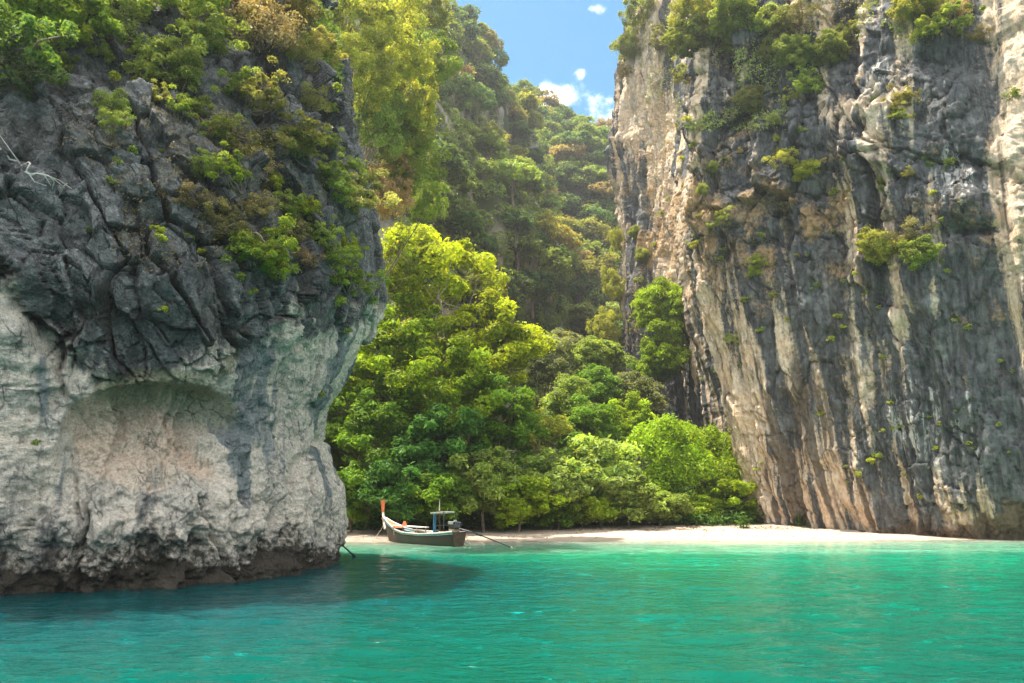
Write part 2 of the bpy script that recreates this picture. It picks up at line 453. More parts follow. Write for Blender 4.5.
# ------------------------------------------------------------------ left cliff
def build_left_cliff():
    g = [G(0, 596), G(100, 592), G(200, 586), G(300, 573), G(333, 563)]
    base = [(-48, 8), (-30, 19.5)] + [tuple(p[:2]) for p in g] + [(-10.4, 45.0), (-13.0, 50), (-19, 54), (-30, 56), (-48, 57)]
    wts = [0, 0, 0, 0, 0.12, 0.62, 1, 1, 1, 0.6, 0.2, 0]
    nu, nv = 660, 760
    t = density_t([(0, .3), (1.5, .6), (2, 1.6), (3, 1.6), (6, 3.0), (7, 2.0), (8, .8), (11, .3)], nu)
    xy = catmull(base, t); w = np.interp(t, range(len(wts)), wts)
    # silhouette of the right edge (picture heights at the distance of the edge)
    sil = [(563, 336), (520, 343), (490, 343), (465, 331), (440, 321), (415, 326), (380, 347), (330, 372), (290, 387), (240, 385), (180, 374), (120, 358), (60, 346), (20, 330), (-60, 300)]
    zz = [P(a, b, 41.5)[2] for b, a in sil]; xx = [P(a, b, 41.5)[0] for b, a in sil]
    zt = 40.0
    z = density_t([(-1.5, 1.2), (0, 1.6), (20, 1.5), (31, 1.4), (34, .4), (zt, .25)], nv)
    x0 = np.interp(0, zz, xx)
    e = np.interp(z, zz, xx) - x0
    f = np.interp(z, [-2, 0, .9, 2.2, 4, 7, 9, 11, 14, 18, 22, 26, 30, 34, 40], [-.2, -.35, -.2, .35, .2, .2, 1.0, 1.7, 1.5, .4, -1.8, -4.5, -7.5, -12, -18])
    k = np.ones(7) / 7
    f = np.convolve(np.pad(f, 3, 'edge'), k, 'valid'); e = np.convolve(np.pad(e, 3, 'edge'), k, 'valid')
    W2, Zg = w[:, None], z[None, :]
    X = xy[:, 0:1] + e[None, :] * W2 + 0.32 * f[None, :] * (1 - W2)
    Y = xy[:, 1:2] + -0.95 * f[None, :] * (1 - W2) + 0 * Zg
    cap = sm(33, zt, Zg) ** 1.5 * 0.85
    X = lerp(X, -30.0, cap); Y = lerp(Y, 40.0, cap)
    Z = Zg + 0 * X
    V = np.stack([X, Y, Z], -1).reshape(-1, 3)
    N = grid_normals(V, nu, nv)
    if N[(nu // 3) * nv + nv // 3].dot((0.3, -1, 0)) < 0: N = -N
    px, py = proj(V)
    s = np.concatenate([[0], np.cumsum(np.linalg.norm(np.diff(xy, axis=0), axis=1))])[:, None] + 0 * Zg
    s = s.ravel(); zf = V[:, 2]
    # boundary between dark blocky rock and the pale overhung wall
    wob = 14 * fbm(px * .02, py * .02, o=3, k=3)
    bnd = np.interp(px, [-50, 0, 30, 60, 100, 150, 220, 250, 275, 300, 330, 360, 395], [270, 292, 330, 368, 382, 378, 372, 345, 325, 335, 330, 320, 300])
    below = sm(-16, 14, py + wob * .6 - bnd)
    # fracture blocks, along the sloping bedding
    ang = R(57); a = s * math.cos(ang) - zf * math.sin(ang); b = s * math.sin(ang) + zf * math.cos(ang)
    wx = .16 * fbm(s * .5, zf * .5, o=2, k=60); wy = .16 * fbm(s * .5 + 9, zf * .5, o=2, k=61)
    h1, c1 = blocks(a / 4.4 + wx, b / 2.1 + wy, 11)
    h2, c2 = blocks(a / 1.5 + wx * 2, b / .95 + wy * 2, 12)
    h3, c3 = blocks(a / .6 + wx * 3, b / .42 + wy * 3, 14, .7)
    n0 = fbm(s * .13, zf * .13, o=3, k=20); n1 = fbm(s * .7, zf * .7, o=4, k=21); n2 = fbm(s * 2.5, zf * 2.5, o=3, k=22)
    dB = 1.0 * h1 + .52 * h2 + .25 * h3 - 1.0 * c1 * sm(-.5, .2, n1) - .5 * c2 * sm(-.35, .25, n2) - .1 * c3 + .05 * n1 + .05 * n2
    # smooth pale wall: flutes, pits, hollow
    flt = fbm(s * 1.1, zf * .16, o=4, k=25)
    rdg = 1 - np.abs(fbm(s * 1.6, zf * 1.3, o=5, k=29, g=.6)) * 2
    dP = .22 * flt + .2 * n1 + .08 * n2 + .09 * rdg + .3 * n0 - .1 * np.maximum(c1, 0) * sm(-.1, .3, n0)
    top = np.interp(px, [50, 70, 95, 130, 170, 210, 240, 260], [450, 404, 388, 380, 377, 383, 402, 445])
    inside = 1 - sm(.42, 1.08, np.abs(px - 158 + wob * 1.5 + 7 * n1) / 116)
    hollow = inside * sm(-7, 7, py + wob * .25 - top) * (1 - sm(455, 510, py + wob))
    dP = dP - 2.1 * np.sqrt(np.clip(inside, 0, 1)) * sm(-7, 12, py + wob * .55 + 4 * n1 - top) * (1 - sm(415, 510, py)) * sm(-14, 46, py - top + 6)
    cave = np.exp(-(((px - 212) / 16) ** 2 + ((py - 455) / 26) ** 2)); dP = dP - .55 * cave
    low = sm(480, 520, py + wob)
    dP = dP + low * (.3 * fbm(s * .9, zf * .9, o=5, k=27, g=.6) - .12)
    for (x1, y1, x2, y2, wd, dp) in [(72, 440, 80, 520, 2, .3), (84, 500, 82, 590, 2.5, .5), (205, 500, 232, 585, 2, .5), (315, 440, 262, 560, 5, .8), (300, 470, 290, 560, 3, .4), (30, 330, 70, 400, 4, .4)]:
        q = np.clip((py - y1) / (y2 - y1 + 1e-6), 0, 1)
        cx = lerp(x1, x2, q) + 3 * vnoise(py * .04, 0 * py, k=int(x1)) + 1.2 * vnoise(py * .2, 0 * py, k=int(x1) + 1)
        on = sm(y1 - 14, y1 + 6, py) * (1 - sm(y2 - 6, y2 + 14, py))
        dP = dP - dp * on * np.exp(-((px - cx) / wd) ** 2)
    d = lerp(dB, dP, below)
    # right flank is smoother, in upright slabs
    fl = sm(300, 345, px + .15 * (py - 250))
    hs, cs = blocks(s / 1.3 + wx * .6, zf / 4.2 + wy, 17)
    dF = .4 * hs - .3 * cs + .25 * flt + .12 * n1 + .04 * n2
    d = lerp(d, dF, fl * (1 - .5 * below))
    V2 = V + N * d[:, None]
    V2[:, 2] = np.where(V[:, 2] < -1.2, V[:, 2], V2[:, 2])
    crack = np.clip(np.maximum(c1, .85 * c2) * (1 - below) * (1 - .6 * fl) + fl * cs * .6, 0, 1)
    stp = fbm(s * .8, zf * .12, o=3, k=28)
    pale = np.clip(.5 * below + .42 * below * (1 - sm(0, .5, stp)) + (1 - below) * (.14 + .4 * np.exp(-((py - bnd) / 60) ** 2) * sm(-.4, .5, flt + .6 * (h2))), 0, 1)
    pale = np.where(fl > .3, np.clip(pale * .75 + .1, 0, 1), pale)
    streak = np.clip(sm(.15, .5, stp) * below * (1 - hollow) * (1 - sm(460, 540, py)) * 1.0 + .8 * np.exp(-((px - 266 - (py - 400) * .05) / 6) ** 2) * below * (1 - sm(430, 530, py))
                     + .8 * np.exp(-((px - 44 - .02 * (py - 400)) / 7) ** 2) * below * (1 - sm(400, 475, py)), 0, 1)
    moss = np.clip(hollow * (1 - sm(385, 425, py)) * .9 + .35 * fl * 0 + .8 * np.exp(-((py - bnd) / 9) ** 2) * sm(70, 110, px) * (1 - sm(240, 262, px)), 0, 1)
    tide = np.clip(sm(1.75, .45, zf + .5 * n0 + .45 * n1) * .95 + .0, 0, 1)
    tide = np.maximum(tide, .5 * sm(2.6, 1.3, zf + .6 * n0 + .6 * n1))
    me = mesh_np('cliff_left', V2, grid_faces(nu, nv), rock_left(), True,
                 dict(pale=('POINT', pale), tide=('POINT', tide), hollow=('POINT', hollow), streak=('POINT', streak), moss=('POINT', moss), crack=('POINT', crack)))
    o = link('rock_cliff', me)
    tag(o, 'dark fractured limestone cliff with a pale undercut hollow rising from the sea', 'cliff', kind='thing')
    return o, V2
left_cliff, LV = build_left_cliff()

# ------------------------------------------------------------------ right cliff
def build_right_cliff():
    c0 = G(760, 524, .9); c1_ = G(1024, 537.5, .3)
    base = [(95, 34), (66, 58), (c1_[0] + 1, c1_[1] + .5), tuple(lerp(c1_, c0, .5)[:2] + np.array((.8, -.6))), (c0[0] + 2.2, c0[1] - 3.6), (c0[0], c0[1] + .5), (c0[0] + .2, c0[1] + 5), (c0[0] - .2, 124), (24, 136), (20, 147), (19.5, 155), (25, 166), (45, 178), (80, 180)]
    n = len(base)
    wc = np.array([0, 0, 0, .3, .85, 1, .9, .3, 0, 0, 0, 0, 0, 0]); wp = np.array([0, 0, 0, 0, 0, 0, .1, .5, .9, 1, 1, .7, .2, 0])
    nu, nv = 640, 680
    t = density_t([(0, .4), (1.5, .8), (2, 2.6), (3, 3.4), (4, 3.4), (5, 2), (6, .8), (7, .8), (8, 1.6), (10, 1.6), (10.8, .6), (n - 1, .2)], nu)
    xy = catmull(base, t); W1 = np.interp(t, range(n), wc)[:, None]; Wp = np.interp(t, range(n), wp)[:, None]
    zt = 130.0
    z = density_t([(-2, 1.6), (0, 2), (60, 1.7), (80, 1.2), (112, .8), (120, .4), (zt, .3)], nv)
    sil = [(524, 760), (470, 746), (400, 724), (350, 711), (300, 699), (230, 692), (100, 688), (0, 690), (-80, 694)]
    zz = [P(a, b, c0[1])[2] for b, a in sil]; xx = [P(a, b, c0[1])[0] for b, a in sil]
    e = np.interp(z, zz, xx) - np.interp(1, zz, xx)
    sil2 = [(523, 640), (420, 636), (370, 631), (300, 622), (230, 622), (150, 620), (100, 618), (70, 616), (30, 628), (0, 640), (-50, 655)]
    zz2 = [P(a, b, 153)[2] for b, a in sil2]; xx2 = [P(a, b, 153)[0] for b, a in sil2]
    e2 = np.interp(z, zz2, xx2) - 19.8
    kk = np.ones(15) / 15
    e = np.convolve(np.pad(e, 7, 'edge'), kk, 'valid'); e2 = np.convolve(np.pad(e2, 7, 'edge'), kk, 'valid')
    f = np.interp(z, [-2, 0, 1.2, 3, 10, 25, 40, 50, 60, 80, 100, 130], [-.6, -.9, -.5, .4, .5, .8, .6, -1, -3.5, -9, -16, -30])
    Zg = z[None, :]
    X = xy[:, 0:1] + e[None] * W1 + e2[None] * Wp - .85 * f[None] * (1 - Wp) * (1 - .7 * W1)
    Y = xy[:, 1:2] - .5 * f[None] * (1 - Wp) * (1 - .7 * W1)
    cap = sm(116, zt, Zg) * .7
    X = lerp(X, 60., cap); Y = lerp(Y, 130., cap)
    V = np.stack([X, Y, Zg + 0 * X], -1).reshape(-1, 3)
    N = grid_normals(V, nu, nv)
    if N[(nu // 2 - 80) * nv + nv // 3].dot((-1, -.3, 0)) < 0: N = -N
    px, py = proj(V)
    s = (np.concatenate([[0], np.cumsum(np.linalg.norm(np.diff(xy, axis=0), axis=1))])[:, None] + 0 * Zg).ravel(); zf = V[:, 2]
    tt = (t[:, None] + 0 * Zg).ravel()
    n0 = fbm(s * .06, zf * .05, o=4, k=70); n1 = fbm(s * .35, zf * .3, o=5, k=71, g=.55); n2 = fbm(s * 1.2, zf * .9, o=3, k=72)
    fl1 = fbm(s * .28, zf * .03, o=4, k=73); fl2 = fbm(s * .95, zf * .07, o=3, k=74)
    wx = .18 * fbm(s * .2, zf * .2, o=2, k=75); wy = .18 * fbm(s * .2 + 5, zf * .2, o=2, k=76)
    h1, c1 = blocks(s / 3.6 + wx, zf / 11 + wy, 81, 1.0); h2, c2 = blocks(s / 1.7 + wx * 2, zf / 2.6 + wy * 2, 83, .8)
    h3, c3 = blocks(s / .8 + wx * 3, zf / 1.1 + wy * 3, 85, .7)
    # where the face is broken into blocks (upper middle) and where it is fluted
    brk = np.clip(.15 + .9 * np.exp(-(((px - 820) / 130) ** 2 + ((py - 150) / 150) ** 2)) + .35 * n0 + .3 * sm(960, 800, px) * sm(340, 180, py), 0, 1) * (1 - sm(5.2, 6.5, tt))
    d = .8 * n0 + .35 * fl1 + .2 * fl2 + .26 * n1 + .12 * n2
    d = d + brk * (2.0 * h1 + 1.1 * h2 + .5 * h3 - .45 * c1 - .35 * c2 - .12 * c3) + (1 - brk) * (-.25 * c2 * sm(.1, .5, n0))
    hv, cv = blocks(s / 2.4 + wx, zf / 15 + wy, 87, .9); hw, cw = blocks(s / .9 + wx * 2, zf / 5 + wy * 2, 89, .9)
    d = d + (1 - .6 * brk) * (.6 * hv + .3 * hw - .3 * cv - .12 * cw)
    rf = sm(6.3, 8.2, tt)
    d = d + rf * (1.1 * fl1 + .5 * fl2)
    # dark ledge/overhang on the right and buttress at the frame's edge
    def bump(cx, cy, rx, ry): return np.exp(-(((px - cx) / rx) ** 2 + ((py - cy) / ry) ** 2))
    front = 1 - sm(5.5, 6.2, tt)
    d = d - 1.5 * front * bump(975, 232, 26, 5) + 1.2 * front * bump(975, 205, 40, 22)
    d = d + 1.6 * front * bump(845, 130, 40, 34) - 1.3 * front * bump(795, 440, 12, 80) + 1.2 * front * bump(905, 290, 40, 30)
    d = d - 1.6 * front * bump(1000, 60, 14, 60) + 1.5 * front * sm(990, 1010, px - .08 * (py - 100)) + .9 * front * bump(730, 190, 26, 40)
    d = d - 1.6 * front * bump(940, 62, 30, 14)
    V2 = V + N * d[:, None]
    st2 = fbm(s * 1.5, zf * .06, o=3, k=78)
    crack = np.clip(brk * np.maximum(.7 * c1, .7 * c2) + (1 - brk) * .6 * np.maximum(cv * sm(-.1, .5, n1), .5 * cw * sm(0, .5, st2)), 0, 1)
    st = fbm(s * .5, zf * .035, o=4, k=77); st2 = fbm(s * 1.5, zf * .06, o=3, k=78)
    lean = .30 * sm(790, 700, px) * sm(140, 420, py) + .22 * sm(330, 520, py) * sm(960, 800, px)
    st0 = fbm(s * .17, zf * .02, o=3, k=91)
    tan = .36 + .28 * st0 + .36 * st + .24 * st2 + lean * front - .12 * front * bump(960, 300, 70, 180)
    for (cx, cy, rx, ry, v) in [(850, 112, 22, 26, .5), (886, 340, 14, 40, .4), (912, 305, 26, 26, .3), (1012, 100, 16, 90, .6), (1020, 210, 14, 110, .5), (830, 200, 12, 30, .3), (900, 110, 18, 14, .25), (815, 240, 14, 30, .3), (755, 160, 20, 40, .25),
                                (960, 120, 30, 110, -.5), (800, 150, 40, 50, -.25), (740, 215, 28, 38, -.4), (850, 70, 40, 25, -.45), (960, 420, 60, 60, -.2), (985, 280, 20, 80, -.4), (735, 430, 24, 60, .3), (770, 350, 20, 40, .2), (760, 500, 20, 30, .35)]:
        tan = tan + v * bump(cx, cy, rx, ry) * front
    tan = tan + sm(5.2, 6.0, tt) * .24 - .25 * rf * sm(.1, .4, fl1)
    tan = np.where(tt > 5.6, np.where(py > 280, tan - .22 * sm(280, 340, py), tan), tan)
    stain = np.clip(.27 + .34 * st2 + .75 * front * bump(800, 450, 34, 60) * sm(-.2, .3, st2) + .5 * front * bump(795, 420, 8, 50) - .3 * sm(200, 0, py), 0, 1) * front + (1 - front) * np.clip(.1 + .4 * sm(.15, .5, fl1), 0, 1)
    white = np.clip(.2 + .35 * front * (bump(880, 80, 50, 40) + bump(955, 180, 30, 40) + bump(920, 430, 60, 70)) + .15 * st2, 0, 1)
    ochre = np.clip(.26 * n1 + .2 + .3 * (bump(730, 240, 60, 90) + bump(655, 230, 30, 90) + bump(820, 210, 60, 60)) - .2 * sm(330, 420, py) , 0, 1)
    tide = np.clip(sm(3.4, 1.0, zf + .8 * n1 + .02 * (1000 - px)) + .35 * front * sm(7, 2, zf + n1) * sm(760, 800, px), 0, 1) * front
    me = mesh_np('cliff_right', V2, grid_faces(nu, nv), rock_right(), True,
                 dict(tan=('POINT', tan), stain=('POINT', stain), tide=('POINT', tide), white=('POINT', white), ochre=('POINT', ochre), crack=('POINT', crack)))
    o = link('rock_cliff', me)
    tag(o, 'towering tan and slate streaked limestone cliff standing on the beach', 'cliff', kind='thing')
    return o, V2
right_cliff, RV = build_right_cliff()

def bvh_of(o):
    me = o.data
    n = len(me.vertices); co = np.empty(n * 3, np.float32); me.vertices.foreach_get('co', co)
    m = len(me.polygons); li = np.empty(m * 4, np.int32); me.loops.foreach_get('vertex_index', li)
    return BVHTree.FromPolygons(co.reshape(-1, 3).tolist(), li.reshape(-1, 4).tolist())
BVH_L, BVH_R = bvh_of(left_cliff), bvh_of(right_cliff)
CAMP = Vector((0, 0, CAMZ))
def hit(bvh, px, py):
    d = Vector(ray(px, py)).normalized()
    loc, nor, _, dist = bvh.ray_cast(CAMP, d)
    if loc is None: return None
    if nor.dot(d) > 0: nor = -nor
    return loc, nor

# ------------------------------------------------------------------ forested hills
M_HILL = (lambda t: (t.principled(t.mix(t.step(t.noise(0.12, 6, 0.6, stretch=(1, 1, .3)), .42, .6), t.mix(t.noise(.6, 5, .6), (0.035, 0.05, 0.02), (0.07, 0.085, 0.03)), t.mix(t.noise(.5, 6, .6, stretch=(1, 1, .2)), (0.2, 0.18, 0.16), (0.42, 0.36, 0.3))), .9, .1), t.m))(NT('wooded karst'))[1]
def build_hill(base, ridge, back, k, amp, nu=150, nv=110):
    t = np.linspace(0, len(base) - 1, nu)
    A, B, C = catmull(base, t), catmull(ridge, t), catmull(back, t)
    v = np.linspace(0, 1, nv)[None, :, None]
    vb = np.clip(v / .8, 0, 1); vc = np.clip((v - .8) / .2, 0, 1)
    V = A[:, None] + (B - A)[:, None] * vb + (C - B)[:, None] * vc
    V[..., :2] += ((B - A)[:, None, :2]) * (0.35 * (vb ** 2 - vb)) * (vc == 0)
    V = V.reshape(-1, 3)
    N = grid_normals(V, nu, nv)
    if N[(nu // 2) * nv + nv // 3][1] > 0: N = -N
    edge = np.repeat(np.ones(nu), nv)
    d = amp * fbm(V[:, 0] * .03, V[:, 1] * .03, V[:, 2] * .03, o=4, k=k) + amp * .3 * fbm(V[:, 0] * .15, V[:, 1] * .15, V[:, 2] * .06, o=3, k=k + 9)
    V = V + N * d[:, None]
    return V, N, grid_faces(nu, nv), nu, nv
lh_base = [(-95, 70, -1), (-58, 74, 0), (-34, 79, 1), (-24, 92, 2), (-16, 108, 3), (-8, 124, 4), (2, 142, 6), (12, 165, 8), (18, 200, 10), (18, 255, 12)]
lh_ridge = [(-100, 95, 34), (-66, 98, 50), (-50, 104, 66), (-42, 114, 74), (-38, 130, 88), tuple(P(405, -40, 185)), tuple(P(440, 0, 212)), tuple(P(482, 54, 232)), tuple(P(514, 110, 250)), tuple(P(540, 170, 280))]
lh_back = [(-100, 130, 5), (-80, 140, 10), (-70, 150, 20), (-75, 160, 30), (-80, 180, 50), (-75, 235, 70), (-60, 265, 70), (-40, 285, 60), (-20, 300, 50), (0, 320, 30)]
bh_base = [(-30, 225, 8), (0, 235, 10), (15, 235, 10), (25, 225, 8), (40, 215, 8), (70, 210, 8), (140, 220, 5)]
bh_ridge = [tuple(P(450, 90, 330)), tuple(P(530, 106, 325)), tuple(P(562, 114, 320)), tuple(P(598, 126, 315)), tuple(P(630, 150, 310)), tuple(P(720, 160, 300)), (190, 300, 90)]
bh_back = [(-40, 420, 20), (0, 420, 20), (30, 410, 20), (60, 400, 20), (90, 400, 20), (140, 400, 20), (240, 380, 10)]
LH = build_hill(lh_base, lh_ridge, lh_back, 101, 5.0)
BH = build_hill(bh_base, bh_ridge, bh_back, 120, 7.0)
tag(link('hill', mesh_np('hill', LH[0], LH[2], M_HILL, True)), kind='structure')
tag(link('hill', mesh_np('hill', BH[0], BH[2], M_HILL, True)), kind='structure')

# ------------------------------------------------------------------ foliage
def unit(v): return v / np.maximum(np.linalg.norm(v, axis=-1, keepdims=True), 1e-9)
def leaf_mesh(name, C, Nn, size, tone, mat, rng, aspect=0.42, fold=0.18):
    n = len(C)
    a = unit(np.cross(Nn, rng.normal(size=(n, 3)))); b = np.cross(Nn, a)
    s = size[:, None]
    v = np.stack([C - a * s, C + b * s * aspect + Nn * s * fold, C + a * s * (1 + 0 * s), C - b * s * aspect + Nn * s * fold], 1).reshape(-1, 3)
    F = np.arange(n * 4).reshape(n, 4)
    return mesh_np(name, v, F, mat, False, {'tone': ('FACE', tone), 'age': ('FACE', rng.random(n))})
def crown_points(rng, K, L, flat=0.8, low=-0.35, clump=(.26, .42), shell=.5, spread=.8, droop=0.0, cflat=.7, ragged=.3):
    """clump centres over a domed volume, leaves on each clump's upper shell"""
    lob = unit(rng.normal(size=(2, 3))); ph = rng.uniform(0, 6.28, 2)
    ctr = []
    while len(ctr) < K:
        d = unit(rng.normal(size=3))
        if d[2] < low: continue
        rr = rng.uniform(.3, 1.0) ** .6 * spread * (1 + ragged * (np.cos(3.1 * (d @ lob[0]) + ph[0]) + np.cos(4.7 * (d @ lob[1]) + ph[1])) * .5)
        p = d * rr
        p[2] = p[2] * flat
        ctr.append(p)
    ctr = np.array(ctr)
    cr = rng.uniform(*clump, size=K)
    idx = rng.integers(0, K, size=L)
    d = unit(rng.normal(size=(L, 3)) + np.array((0, 0, .35)) + .55 * unit(ctr[idx]))
    r = cr[idx] * (shell + (1 - shell) * rng.random(L) ** .6) * np.where(rng.random(L) < .16, rng.uniform(1, 1.75, L), 1)
    off = d * r[:, None]; off[:, 2] *= cflat
    C = ctr[idx] + off
    C[:, 2] -= droop * (off[:, 0] ** 2 + off[:, 1] ** 2) / np.maximum(cr[idx], .1)
    Nn = unit(d + .75 * rng.normal(size=(L, 3)) + np.array((0, 0, .35)))
    ct = rng.random(K)
    tone = np.clip(.55 * ct[idx] + .2 + .35 * (rng.random(L) - .5) , 0, 1)
    return C, Nn, tone, ctr
def make_crowns(kind, n, K, L, leaf, mat=M_LEAF, **kw):
    out = []
    for i in range(n):
        rng = np.random.default_rng(abs(hash_str(kind)) % 9999 + i)
        C, Nn, tone, ctr = crown_points(rng, K, L, **kw)
        out.append((leaf_mesh(kind, C, Nn, leaf * rng.uniform(.65, 1.35, len(C)), tone, mat, rng), ctr))
    return out
def hash_str(s): return sum((i + 1) * ord(c) for i, c in enumerate(s))
CR_BIG = make_crowns('big_crown', 4, 100, 19000, .05, low=-.95, clump=(.08, .26), flat=1.0, spread=.9, ragged=.5)
CR_BUSH = make_crowns('bush_crown', 5, 100, 15000, .06, low=-.95, clump=(.08, .25), flat=1.0, spread=.85, cflat=.85)
CR_LAYER = make_crowns('layered_crown', 3, 80, 14000, .048, low=-.9, clump=(.16, .3), flat=1.0, cflat=.4, droop=.35)
CR_DRAPE = make_crowns('draped_crown', 2, 60, 17000, .04, low=-.95, clump=(.14, .27), flat=1.05, cflat=1.1, droop=.5)
CR_FAR = make_crowns('far_crown', 5, 34, 2800, .085, low=-.6, clump=(.18, .36), flat=.85)
CR_SHRUB = make_crowns('shrub_crown', 7, 46, 4200, .062, low=-.8, clump=(.09, .28), flat=.8, spread=.95, ragged=.75, droop=.3)
CR_FEATHER = make_crowns('feathery_crown', 3, 85, 14000, .042, low=-.9, clump=(.1, .26), flat=1.0, shell=.4, cflat=.9, spread=.95)
CR_DRY = make_crowns('dry_crown', 3, 40, 6500, .034, M_LEAF_DRY, low=-.8, clump=(.12, .36), flat=.85, shell=.15, ragged=.7)
CR_TUFT = make_crowns('tuft_crown', 6, 9, 260, .16, low=-.9, clump=(.15, .45), flat=.8, spread=.55, ragged=.5)

def tubes(segs, sides=6):
    """segs: list of (points, radii) -> V, F"""
    VV, FF, o = [], [], 0
    for pts, rad in segs:
        pts = np.asarray(pts, float); n = len(pts)
        tan = unit(np.gradient(pts, axis=0))
        ref = np.array((0, 0, 1.)) if abs(tan[0][2]) < .9 else np.array((1., 0, 0))
        u = unit(np.cross(tan, ref)); w = np.cross(tan, u)
        a = np.arange(sides) / sides * 2 * math.pi
        ring = pts[:, None] + (u[:, None] * np.cos(a)[None, :, None] + w[:, None] * np.sin(a)[None, :, None]) * np.asarray(rad)[:, None, None]
        VV.append(ring.reshape(-1, 3))
        i = np.arange(n - 1)[:, None] * sides; j = np.arange(sides)[None]; jn = (j + 1) % sides
        FF.append((np.stack([i + j, i + jn, i + sides + jn, i + sides + j], -1).reshape(-1, 4)) + o)
        o += n * sides
    return np.concatenate(VV), np.concatenate(FF)
def bent(a, b, rng, n=6, wob=.08, sag=0.0):
    a, b = np.asarray(a, float), np.asarray(b, float); t = np.linspace(0, 1, n)[:, None]
    L = np.linalg.norm(b - a)
    p = a + (b - a) * t + np.sin(t * math.pi) * rng.normal(size=3) * wob * L
    p[:, 2] += sag * L * np.sin(t[:, 0] * math.pi)
    p[1:-1] += rng.normal(size=(n - 2, 3)) * wob * .25 * L
    return p
def trunk_mesh(top, ctr, scale, rng, r0, mat, limbs=9, name='trunk'):
    """from the origin to the crown centre `top`, then limbs to clump centres"""
    top = np.asarray(top, float)
    segs = [(bent((0, 0, -.3), top, rng, 9, .05), np.linspace(r0, r0 * .45, 9))]
    pick = rng.choice(len(ctr), min(limbs, len(ctr)), replace=False)
    for i in pick:
        q = rng.uniform(.45, .98)
        st = segs[0][0][int(q * 8)]
        en = top + ctr[i] * scale * .95
        rr = r0 * .5 * (1.1 - q * .5)
        p = bent(st, en, rng, 7, .09, .06)
        segs.append((p, np.linspace(rr, rr * .18, 7)))
        for _ in range(2):
            j = rng.integers(2, 6); en2 = p[j] + (rng.normal(size=3) * .35 + unit(en - st) * .4) * np.linalg.norm(en - st) * .6
            segs.append((bent(p[j], en2, rng, 5, .08), np.linspace(rr * .5, rr * .1, 5)))
    V, F = tubes(segs)
    return mesh_np(name, V, F, mat, True)

def tree(px, py, Y, rp, col, label, kind='big', flat=1.0, group=None, name='tree', bark=None, base=None, idx=None, wide=1.0, limbs=9):
    """crown centred on the place seen at (px, py) at distance Y, radius rp as seen; trunk down to the ground"""
    pool = dict(big=CR_BIG, bush=CR_BUSH, layer=CR_LAYER, drape=CR_DRAPE, feather=CR_FEATHER)[kind]
    i = random.randrange(len(pool)) if idx is None else idx
    me, ctr = pool[i]
    c = P(px, py, Y); r = pxm(rp, Y)
    if base is None:
        gx, gy = c[0] + random.uniform(-.1, .1) * r, Y + random.uniform(0, .2) * r
        base = (gx, gy, float(ground_z(gx, gy)))
    base = np.array(base); base[2] = min(base[2], c[2] - r * .7)
    root = empty(name, base)
    rz = random.uniform(0, 6.28)
    ck = link('crown' if kind != 'bush' else 'foliage', me, root, tuple(c - base), (0, 0, rz), (r * wide, r * wide, r * flat))
    v = random.uniform(.92, 1.08)
    ck.color = (col[0] * v, col[1] * v, col[2] * v, 1)
    rot = np.array([[math.cos(rz), -math.sin(rz), 0], [math.sin(rz), math.cos(rz), 0], [0, 0, 1]])
    cw = (ctr * np.array((r * wide, r * wide, r * flat))) @ rot.T
    rng = np.random.default_rng(int(px * 7 + py))
    link('trunk' if kind != 'bush' else 'stem', trunk_mesh(c - base - np.array((0, 0, r * flat * .25)), cw, 1.0, rng, max(.05, r * .045), bark or M_BARK, limbs), root)
    tag(root, label, 'tree' if kind != 'bush' else 'bush', group)
    return root

# leaf colours (albedo)
LIME = (.41, .48, .02); BRIGHT = (.3, .42, .018); MID = (.17, .3, .025); DEEP = (.085, .21, .035); OLIVE = (.27, .36, .07); PALE = (.34, .45, .1)
YEL = (.42, .45, .07); BROWN = (.5, .37, .2); DARKBLUE = (.035, .1, .045); GREY = (.22, .25, .11)

